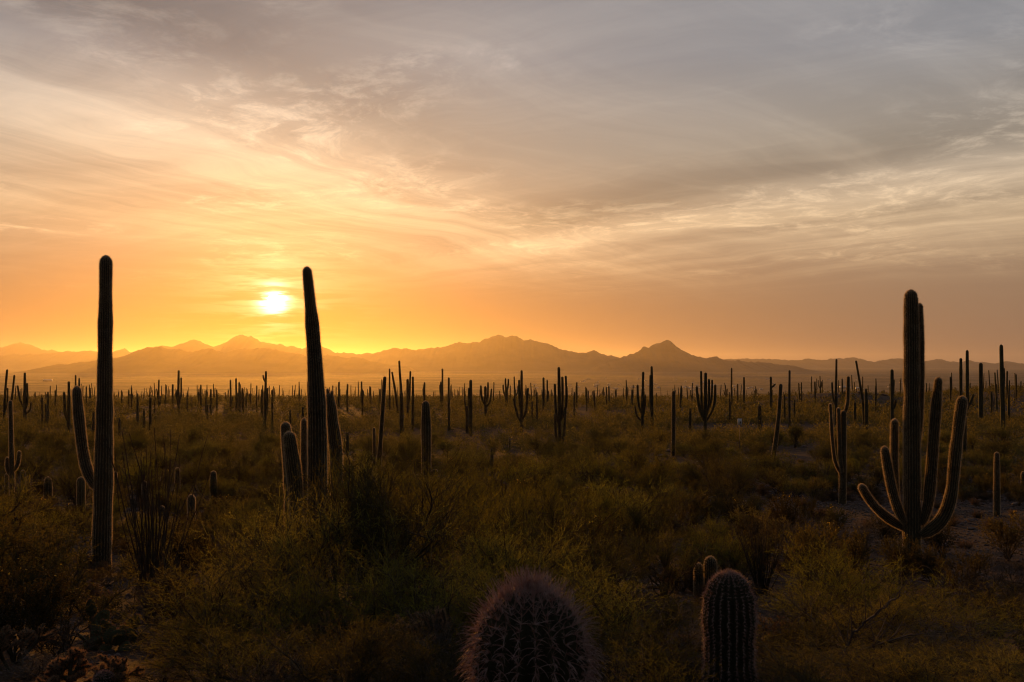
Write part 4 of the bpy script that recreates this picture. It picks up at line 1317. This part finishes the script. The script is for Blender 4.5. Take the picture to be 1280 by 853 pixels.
# ---------------------------------------------------------------- the little trail sign
M_SIGN = surface('sign_white', (0.80, 0.79, 0.80), (0.86, 0.85, 0.86), 6.0, 0.5)
M_POST = surface('sign_post', (0.10, 0.09, 0.085), (0.14, 0.125, 0.115), 8.0, 0.6)
M_MARK = surface('sign_mark', (0.05, 0.045, 0.04), (0.07, 0.06, 0.055), 8.0, 0.6)
sy = 112.0
sc_ = at_depth(924.5, 527.5, sy)
zg = float(ground(sc_[0], sy))
sgn = thing('trail_sign', 'small white rectangular notice on a dark post in the scrub', 'sign', (sc_[0], sy, zg))


def boxv(x0, x1, y0, y1, z0, z1):
    v = np.array([(x, y, z) for x in (x0, x1) for y in (y0, y1) for z in (z0, z1)], float)
    return v, np.array(bf)


hh = sc_[2] - zg
obj('post', mesh('post', *boxv(-0.04, 0.04, 0.0, 0.08, -0.3, hh + 0.3), M_POST), sgn)
pn = obj('panel', mesh('panel', *boxv(-0.24, 0.24, -0.035, -0.004, hh - 0.36, hh + 0.36), M_SIGN), sgn)
obj('symbol', mesh('symbol', *boxv(0.02, 0.13, -0.042, -0.036, hh - 0.20, hh + 0.05), M_MARK), pn)
keep(924.5, 545, sy, 8)

# ---------------------------------------------------------------- bushes: kinds
palo = [bush_palo(40 + i, h, w, d, lf) for i, (h, w, d, lf) in enumerate([(2.6, 2.8, 1.0, False), (2.6, 3.2, 1.15, True), (2.6, 2.4, 0.9, False), (2.6, 3.0, 1.0, True)])]
creo = [bush_creosote(60 + i, 1.6, w, M_CREO, fl) for i, (w, fl) in enumerate([(1.9, 0), (2.2, 0), (1.7, 14), (2.0, 0)])]
bare = [bush_bare(90 + i) for i in range(3)]
burs = [bush_twiggy(80 + i, 0.6, 1.1) for i in range(3)]
PL, CL, BL = ('yellow-green palo verde bush', 'rounded small-leaved creosote bush', 'low dry grey shrub')
first = {}


def place(kind, i, loc, rotz, scale, label, group):
    key = (kind, i)
    nm, cat = {'palo': ('palo_verde', 'bush'), 'creo': ('creosote_bush', 'bush'), 'burs': ('dry_shrub', 'shrub'), 'bare': ('bare_shrub', 'shrub')}[kind]
    if key not in first:
        first[key] = make_bush(nm, label, cat, {'palo': palo, 'creo': creo, 'burs': burs, 'bare': bare}[kind][i], loc, rotz, scale, group)
        return first[key]
    r = copy_tree(first[key], loc, rotz, scale)
    r['label'] = label
    if group:
        r['group'] = group
    elif 'group' in r:
        del r['group']
    return r


taken = []


def near_bush(kind, px, top, y, w, label, group=None, i=None):
    """bush whose crown reaches the photo row top at depth y"""
    c = at_depth(px, top, y)
    zg = float(ground(c[0], y))
    h = c[2] - zg
    h0, w0 = {'palo': (2.62, 2.9), 'creo': (1.6, 1.95), 'burs': (0.62, 1.1), 'bare': (1.5, 1.9)}[kind]
    k = len(taken) if i is None else i
    n = {'palo': 4, 'creo': 4, 'burs': 3, 'bare': 3}[kind]
    s = w / w0
    if label == LB:
        label = ('tall ' if h > 1.9 else 'low ' if h < 1.2 else '') + ('broad' if w > 2.3 else 'narrow') + ' fine-twigged palo verde bush ' + where(c[0], y)
        group = label
    place(kind, k % n, (c[0], y, zg), rs.uniform(0, 6.28), (s, s, h / h0), label, group)
    taken.append((c[0], y, w * 0.4))



G1 = 'palo verde bushes on the near slope'
LB = 'fine-twigged palo verde bush on the near slope below the saguaros'
near = [
    ('palo', 478, 566, 13.5, 3.3, 'broad fine-twigged palo verde in front of the leaning giant saguaro', None),
    ('palo', 408, 612, 12.5, 2.6, LB, G1), ('palo', 562, 580, 15, 2.9, LB, G1), ('palo', 300, 690, 10.5, 2.2, LB, G1),
    ('palo', 268, 760, 9.2, 1.6, LB, G1), ('palo', 365, 715, 9.0, 2.0, LB, G1), ('palo', 500, 690, 9.5, 2.4, LB, G1), ('palo', 590, 700, 9.0, 1.8, LB, G1),
    ('palo', 632, 655, 12.5, 2.2, LB, G1), ('palo', 690, 665, 13.0, 2.2, LB, G1), ('palo', 765, 655, 14.5, 2.6, LB, G1), ('palo', 740, 720, 9.6, 1.9, LB, G1),
    ('palo', 822, 745, 12.0, 1.7, LB, G1), ('palo', 800, 770, 8.2, 1.4, LB, G1), ('palo', 1020, 715, 13, 1.7, LB, G1), ('palo', 1065, 690, 14.5, 2.4, LB, G1),
    ('palo', 1090, 745, 11, 2.2, LB, G1), ('palo', 1170, 735, 12.5, 2.2, LB, G1), ('palo', 1240, 755, 11.5, 2.2, LB, G1), ('palo', 1130, 800, 9.2, 1.8, LB, G1),
    ('palo', 1005, 780, 10, 1.5, LB, G1), ('palo', 1215, 805, 9.0, 1.6, LB, G1), ('palo', 1285, 720, 14, 2.2, LB, G1), ('palo', 975, 820, 8.4, 1.2, LB, G1),
    ('palo', 640, 610, 20, 2.6, LB, G1), ('palo', 832, 655, 24, 2.2, LB, G1), ('palo', 600, 580, 24, 2.8, LB, G1),
    ('palo', 700, 600, 28, 3.2, LB, G1), ('palo', 770, 600, 34, 3.8, LB, G1), ('palo', 450, 560, 31, 2.6, LB, G1), ('palo', 320, 622, 24, 2.4, LB, G1),
    ('palo', 330, 790, 7.2, 1.3, LB, G1), ('palo', 440, 775, 6.6, 1.3, LB, G1), ('palo', 530, 790, 6.2, 1.2, LB, G1), ('palo', 790, 815, 6.0, 1.0, LB, G1),
    ('palo', 1050, 815, 7.4, 1.4, LB, G1), ('palo', 1160, 820, 7.0, 1.3, LB, G1), ('palo', 1260, 810, 7.4, 1.4, LB, G1), ('palo', 985, 835, 6.6, 0.9, LB, G1),
    ('creo', 30, 655, 16, 2.3, 'leafy creosote bush with glowing yellow leaves below the hook-armed saguaro', None), ('creo', -5, 645, 15, 2.2, 'leafy bush cut by the open slope left of the ocotillo', None),
    ('creo', 85, 690, 14.5, 1.9, CL + ' in front of the tall straight saguaro', None), ('creo', 20, 715, 12.5, 2.0, CL + ' above the branching cholla', None),
    ('creo', 272, 640, 25, 1.9, 'bright feathery rounded bush beside the young saguaro posts', None),
    ('creo', 215, 712, 17, 1.5, CL + ' at the foot of the ocotillo fan', None), ('creo', 330, 655, 20, 1.8, CL + ' left of the broad palo verde', None),
    ('creo', 1128, 672, 27.5, 1.7, 'dark leafy bush hiding the foot of the many-armed saguaro', None), ('creo', 1168, 680, 26.5, 1.5, 'small leafy bush under the longest curved arm of the many-armed saguaro', None),
    ('creo', 1200, 690, 22.5, 1.5, CL + ' among the bleached dead wands', None), ('creo', 135, 708, 26, 1.3, CL + ' at the foot of the tall straight saguaro', None),
    *[('bare', a, t, y_, w_, ('spreading ' if w_ > 1.45 else 'small ') + 'leafless dark shrub of tangled twigs ' + where((a - 640) / F * y_, y_), 'leafless shrubs ' + where((a - 640) / F * y_, y_)) for a, t, y_, w_ in ((60, 815, 10.2, 1.2), (212, 785, 12.4, 1.1), (205, 822, 9.8, 1.1), (705, 790, 7.4, 1.2), (850, 765, 9.4, 1.5), (968, 752, 11.5, 1.5), (890, 800, 8.6, 1.2),
      (1245, 690, 20, 2.2), (1010, 640, 34, 2.4), (70, 770, 12.6, 1.2), (205, 712, 18.5, 1.8), (560, 770, 7.8, 1.4), (345, 815, 6.4, 1.2), (1190, 770, 10.0, 1.6), (660, 700, 11.0, 1.6), (1075, 640, 33, 2.2), (310, 660, 19, 1.8))],
    ('burs', 40, 835, 10.5, 1.2, BL + ' beneath the branching cholla', None), ('burs', 215, 845, 10.0, 1.2, BL + ' right of the prickly pear', None),
    ('creo', 205, 770, 14.5, 1.2, CL + ' between prickly pear and ocotillo fan', None), ('creo', 130, 748, 17, 1.3, CL + ' just behind the prickly pear', None), ('burs', 235, 775, 13.0, 1.2, BL + ' between prickly pear and ocotillo', None),
    ('burs', 955, 770, 11.0, 1.2, BL + ' right of the taller barrel cactus', None), ('burs', 850, 790, 9.5, 1.1, BL + ' left of the taller barrel cactus', None),
]
rs = np.random.default_rng(5)
for a in near:
    near_bush(*a)

# a stout bare limb showing through the bushes on the right
lp = [at_depth(x, y_, 9.6) for x, y_ in ((1012, 860), (1040, 838), (1058, 815), (1066, 790), (1085, 775), (1108, 757), (1125, 742))]
lq = [at_depth(x, y_, 9.5) for x, y_ in ((1056, 822), (1080, 812), (1110, 802), (1140, 793))]
lz = at_depth(995, 880, 9.6)
lz[2] = float(ground(lz[0], 9.6)) - 0.05
root = thing('dead_branch', 'bare forked grey limb slanting up through the bushes', 'branch', lz)
p = resample(np.array([lz] + lp) - lz, 40)
p[1:-1] += rs.normal(size=(38, 3)) * 0.006
obj('limb', mesh('limb', *tubes(p[None], taper(1, 40, 0.021, 0.007), 6), M_DRY, True), root)
p2 = resample(np.array(lq) - lz, 8)
obj('fork', mesh('fork', *tubes(p2[None], taper(1, 8, 0.016, 0.007), 5), M_DRY, True), root)
tw = grow(np.stack([resample(p, 8), p2]), 10, (0.2, 0.5), 0.6, 0.3, 5, rs, 0.35)
obj('twig', mesh('twig', *tubes(tw, taper(len(tw), 5, 0.006, 0.0025, rs), 4), M_DRY), root)


# ---------------------------------------------------------------- bushes: scatter over the bajada
def density(x, y):
    d = 0.50 + 1.8 * vnoise(x + 77, y + 5, 19) + 0.7 * vnoise(x, y + 50, 7)
    px = 640 + F * x / y
    stony = np.clip((px - 1050) / 120, 0, 1) * np.clip((75 - y) / 15, 0, 1)
    return d - 0.55 * stony


def blocked(x, y, w, top):
    px = 640 + F * x / y
    row = HOR - F * top / y
    hp = 0.36 * w * F / y
    for cx, cr, cy, ch in clear:
        if y < cy - 0.3 and abs(px - cx) < ch + hp and row < cr:
            return True
        if abs(y - cy) < 0.35 * w and abs(px - cx) < hp * 0.5:
            return True
    return False


cand = []
rs = np.random.default_rng(9)
for _ in range(60000):
    y = 19 + (rs.random() ** 0.62) * 190
    x = rs.uniform(-1, 1) * (0.545 * y + 2)
    if rs.random() < density(x, y):
        cand.append((x, y))
    if len(cand) > 30000:
        break
counts = {'palo': 0, 'creo': 0, 'burs': 0}
cap = {'palo': 250, 'creo': 280, 'burs': 285}
grid = {}
placed = []
for x, y in cand:
    r = rs.random()
    kind = 'palo' if r < 0.40 else 'creo' if r < 0.72 else 'burs'
    w = {'palo': rs.uniform(2.0, 4.2), 'creo': rs.uniform(1.4, 2.4), 'burs': rs.uniform(0.8, 1.5)}[kind]
    h = {'palo': w * rs.uniform(0.62, 0.85), 'creo': w * rs.uniform(0.6, 0.85), 'burs': w * rs.uniform(0.4, 0.6)}[kind]
    px = 640 + F * x / y
    if y < 75 and px > 1050 and kind == 'palo' and rs.random() < 0.6:
        continue
    ok = True
    gx, gy = int(x // 4), int(y // 4)
    for a in (-1, 0, 1):
        for b_ in (-1, 0, 1):
            for (qx, qy, qr) in grid.get((gx + a, gy + b_), ()):
                if (qx - x) ** 2 + (qy - y) ** 2 < (0.42 * w + qr) ** 2:
                    ok = False
    for (qx, qy, qr) in taken:
        if (qx - x) ** 2 + (qy - y) ** 2 < (0.42 * w + qr) ** 2:
            ok = False
    if not ok:
        continue
    zg = float(ground(x, y))
    if blocked(x, y, w, zg + h):
        continue
    grid.setdefault((gx, gy), []).append((x, y, 0.40 * w))
    placed.append((y, x, kind, w, h, zg))
placed.sort()
rest = []
for y, x, kind, w, h, zg in placed:
    if counts[kind] >= cap[kind]:
        rest.append((x, y, zg, w, h))
        continue
    counts[kind] += 1
    h0, w0 = {'palo': (2.62, 2.9), 'creo': (1.6, 1.95), 'burs': (0.62, 1.1)}[kind]
    s = w / w0
    wh = where(x, y)
    sz = {'palo': 3.1, 'creo': 1.9, 'burs': 1.15}[kind]
    lab = ('big ' if w > sz else 'small ') + {'palo': PL, 'creo': CL, 'burs': BL}[kind] + ' ' + wh
    place(kind, int(rs.integers(0, {'palo': 4, 'creo': 4, 'burs': 3}[kind])), (x, y, zg), rs.uniform(0, 6.28), (s, s, h / h0), lab, lab)

# the scrub goes on beyond both edges of the view
for _ in range(330):
    y = 14 + rs.random() ** 0.6 * 190
    x = rs.choice((-1, 1)) * (rs.uniform(0.565, 0.76) * y + 2.5)
    if rs.random() < density(x, y) + 0.2:
        w = rs.uniform(1.0, 3.6)
        rest.append((x, y, float(ground(x, y)), w, w * rs.uniform(0.5, 0.8)))
# far scrub that reads as one mass
def scrub_mass(fb, nl, q):
    B = len(fb)
    nc = 9                                            # leaf clumps per bush
    cu = unit(rs.normal(size=(B, nc, 3)))
    cu[..., 2] = np.abs(cu[..., 2])
    cu *= rs.uniform(0.45, 0.85, (B, nc, 1))
    ci = rs.integers(0, nc, (B, nl))
    u = cu[np.arange(B)[:, None], ci] + rs.normal(size=(B, nl, 3)) * 0.2
    p = (fb[:, None, :3] + u * np.stack([fb[:, 3] / 2, fb[:, 3] / 2, fb[:, 4]], -1)[:, None]).reshape(-1, 3)
    d = unit(u.reshape(-1, 3) * 0.6 + rs.normal(size=p.shape) * 0.7 + [0, 0, 0.5])
    sz = np.repeat(fb[:, 3], nl)
    return needles(p, d, sz * rs.uniform(0.12, 0.3, len(p)) * q, (sz * 0.11 * q)[:, None], rs)


y = np.concatenate([195 + rs.random(4400) ** 0.85 * 220, 400 + rs.random(3600) * 620])
x = rs.uniform(-1, 1, len(y)) * (0.68 * y + 4)
keepm = rs.random(len(y)) < 0.85 + 1.2 * vnoise(x + 9, y, 40)
x, y = x[keepm], y[keepm]
w = rs.uniform(1.2, 4.2, len(x))
far_b = np.stack([x, y, ground(x, y), w, w * rs.uniform(0.5, 0.85, len(x))], -1)
sets = [(far_b[far_b[:, 1] > 420], 46, 1.0), (far_b[far_b[:, 1] <= 420], 130, 0.62)]
if rest:
    sets.append((np.array(rest), 380, 0.36))
sv = []
for far_b, nl, q in sets:
    sv.append(scrub_mass(far_b, nl, q))
v, f = join(*[(a, b) for a, b in sv])
o = obj('distant_scrub', mesh('distant_scrub', v, f, M_CREO))
o['kind'] = 'stuff'
tag(o, 'far belt of olive scrub running to the valley edge', 'scrub')


# ---------------------------------------------------------------- stones
def rock_mesh(seed):
    import bmesh
    rs = np.random.default_rng(seed)
    bm = bmesh.new()
    bmesh.ops.create_icosphere(bm, subdivisions=2, radius=0.5)
    k = rs.normal(size=(7, 3))
    for vv in bm.verts:
        c = np.array(vv.co)
        for q in k:
            n = q / np.linalg.norm(q)
            dd = np.dot(c, n) - 0.36
            if dd > 0:
                c = c - n * dd * 0.9
        vv.co = c * [1.2, 0.9, 0.62]
    me = bpy.data.meshes.new('rock')
    bm.to_mesh(me)
    bm.free()
    me.materials.append(M_ROCK)
    return me


rocks = [rock_mesh(i) for i in range(5)]
rs = np.random.default_rng(33)
n = 0
while n < 290:
    y = 24 + rs.random() ** 0.8 * 110
    x = rs.uniform(-1, 1) * 0.54 * y
    px = 640 + F * x / y
    bare = density(x, y) < 0.5
    if not bare and rs.random() < 0.75:
        continue
    s = rs.uniform(0.15, 0.45) * (1 + y / 110)
    o = obj('rock', rocks[n % 5], None, (x, y, float(ground(x, y)) + 0.1 * s), rs.uniform(0, 6.28), (s, s, s * rs.uniform(0.6, 1)))
    wh = where(x, y)
    tag(o, 'desert stone ' + wh, 'stone', 'stones ' + wh)
    n += 1
# bunch grass on the stony ground
def tuft(seed):
    rs = np.random.default_rng(seed)
    nb = 260
    az = rs.uniform(0, 2 * np.pi, nb)
    ln = rs.uniform(0.05, 1.0, nb)
    d = unit(np.stack([np.cos(az) * ln, np.sin(az) * ln, np.ones(nb)], -1))
    p = np.stack([np.cos(az), np.sin(az), 0 * az], -1) * rs.uniform(0, 0.12, (nb, 1))
    L = rs.uniform(0.25, 0.55, (nb, 1))
    pts = [p - [0, 0, 0.03]]
    for k in range(3):
        d = unit(d + np.array([0, 0, -0.12 * k]) + rs.normal(size=d.shape) * 0.08)
        pts.append(pts[-1] + d * L / 3)
    return mesh('grass_tuft', *ribbons(np.stack(pts, 1), np.array([0.010, 0.009, 0.006, 0.002])[None].repeat(nb, 0), rs), M_BURS)


tufts = [tuft(i) for i in range(4)]
n = 0
while n < 280:
    y = 20 + rs.random() ** 0.8 * 95
    x = rs.uniform(-1, 1) * 0.54 * y
    px = 640 + F * x / y
    if not (density(x, y) < 0.55 or px > 1080 and rs.random() < 0.6):
        continue
    s = rs.uniform(0.6, 1.5)
    o = obj('grass_tuft', tufts[n % 4], None, (x, y, float(ground(x, y))), rs.uniform(0, 6.28), (s, s, s * rs.uniform(0.6, 1.0)))
    lab = ('large' if s > 1.05 else 'small') + ' dry bunch grass tuft ' + where(x, y)
    tag(o, lab, 'grass', lab)
    n += 1
# dark outcrop blocks on the low rise, pale slabs in the wash
for k in range(34):
    a, q = rs.normal() * 17, rs.normal() * 12
    X_, Y_ = 108 + a, 318 + q
    s = rs.uniform(0.9, 2.6)
    o = obj('boulder', rocks[k % 5], None, (X_, Y_, float(ground(X_, Y_)) + 0.1 * s), rs.uniform(0, 6.28), (s, s, s * 0.9))
    tag(o, 'dark boulder on the low rocky knoll', 'boulder', 'boulders on the low rocky knoll')
for k in range(12):
    g = on_ground(876 + k * 5.4 + rs.normal() * 2, 554 + rs.normal() * 1.6)
    s = rs.uniform(0.5, 1.3)
    o = obj('stone_slab', rocks[k % 5], None, (g[0], g[1], float(ground(g[0], g[1])) + 0.04), rs.uniform(0, 6.28), (s, s * 0.8, s * 0.22))
    tag(o, 'flat pale stone slab in the open wash by the sign', 'stone', 'flat pale slabs in the wash')
# gravel
ng = 24000
y = 3 + rs.random(ng) ** 0.7 * 85
x = rs.uniform(-1, 1, ng) * (0.56 * y + 1)
z = ground(x, y)
oc = np.array([(1, 0, 0), (-1, 0, 0), (0, 1, 0), (0, -1, 0), (0, 0, 1), (0, 0, -0.6)], float)
of = np.array([(0, 2, 4), (2, 1, 4), (1, 3, 4), (3, 0, 4), (2, 0, 5), (1, 2, 5), (3, 1, 5), (0, 3, 5)])
s = (rs.uniform(0.012, 0.05, ng) * (1 + y / 25))[:, None, None]
V = np.stack([x, y, z + 0.005], -1)[:, None] + oc[None] * s * rs.uniform(0.6, 1.3, (ng, 6, 1)) * np.array([1, 1, 0.6])
o = obj('gravel', mesh('gravel', V.reshape(-1, 3), (of[None] + (np.arange(ng) * 6)[:, None, None]).reshape(-1, 3), M_ROCK))
o['kind'] = 'stuff'
tag(o, 'loose gravel over the desert soil', 'gravel')
# dry grass and litter on the near ground
ng = 26000
y = 4 + rs.random(ng) ** 0.7 * 60
x = rs.uniform(-1, 1, ng) * (0.56 * y + 1)
ok = vnoise(x, y, 2.5) + 0.5 * vnoise(x + 5, y, 0.9) > 0.02
x, y = x[ok], y[ok]
p = np.stack([x, y, ground(x, y) - 0.01], -1)
d = unit(rs.normal(size=p.shape) * [0.7, 0.7, 0.2] + [0, 0, 0.9])
o = obj('dry_grass', mesh('dry_grass', *needles(p, d, rs.uniform(0.06, 0.26, len(p)), (0.006 + y * 0.0003)[:, None], rs), M_BURS))
o['kind'] = 'stuff'
tag(o, 'thin dry grass and litter between the bushes', 'grass')

# ---------------------------------------------------------------- the settlement far down on the valley floor
M_WALL = surface('pale_stucco', (0.52, 0.47, 0.42), (0.66, 0.61, 0.56), 0.05, 0.8)
M_ROOF = surface('metal_roof', (0.62, 0.62, 0.64), (0.76, 0.76, 0.78), 0.03, 0.35, spec=0.5)


def building(px, py, w, dp, h, label, group=None, name='building'):
    d = ray(px, py)
    t = -156.0 / d[2]
    c = d * t
    zg = float(ground(c[0], c[1]))
    root = thing(name, label, 'building', (c[0], c[1], zg), rs.uniform(-0.5, 0.5), group)
    v, f = boxv(-w / 2, w / 2, -dp / 2, dp / 2, -1, h)
    obj('wall', mesh('wall', v, f, M_WALL), root)
    e = 0.6
    rv = np.array([(-w / 2 - e, -dp / 2 - e, h + .01), (w / 2 + e, -dp / 2 - e, h + .01), (w / 2 + e, dp / 2 + e, h + .01), (-w / 2 - e, dp / 2 + e, h + .01), (-w / 2 - e, 0, h + dp * 0.16), (w / 2 + e, 0, h + dp * 0.16)])
    obj('roof', mesh('roof', rv, [np.array([(0, 1, 5, 4), (2, 3, 4, 5), (0, 3, 2, 1)]), np.array([(0, 4, 3), (1, 2, 5)])], M_ROOF), root)


building(1056, 486.5, 60, 40, 9, 'long white roofed shed on the valley floor beyond the knoll', None, 'warehouse')
building(1074, 488, 40, 30, 7, 'smaller white roofed shed next to the long one in the valley', None, 'warehouse')
building(60, 477, 70, 50, 9, 'lone bright building far out on the valley floor', None, 'warehouse')
for k in range(60):
    building(rs.normal(860, 130), rs.uniform(474, 490), rs.uniform(14, 30), rs.uniform(10, 16), rs.uniform(4, 6), 'tiny pale house in the settlement on the valley floor', 'houses of the valley settlement', 'house')
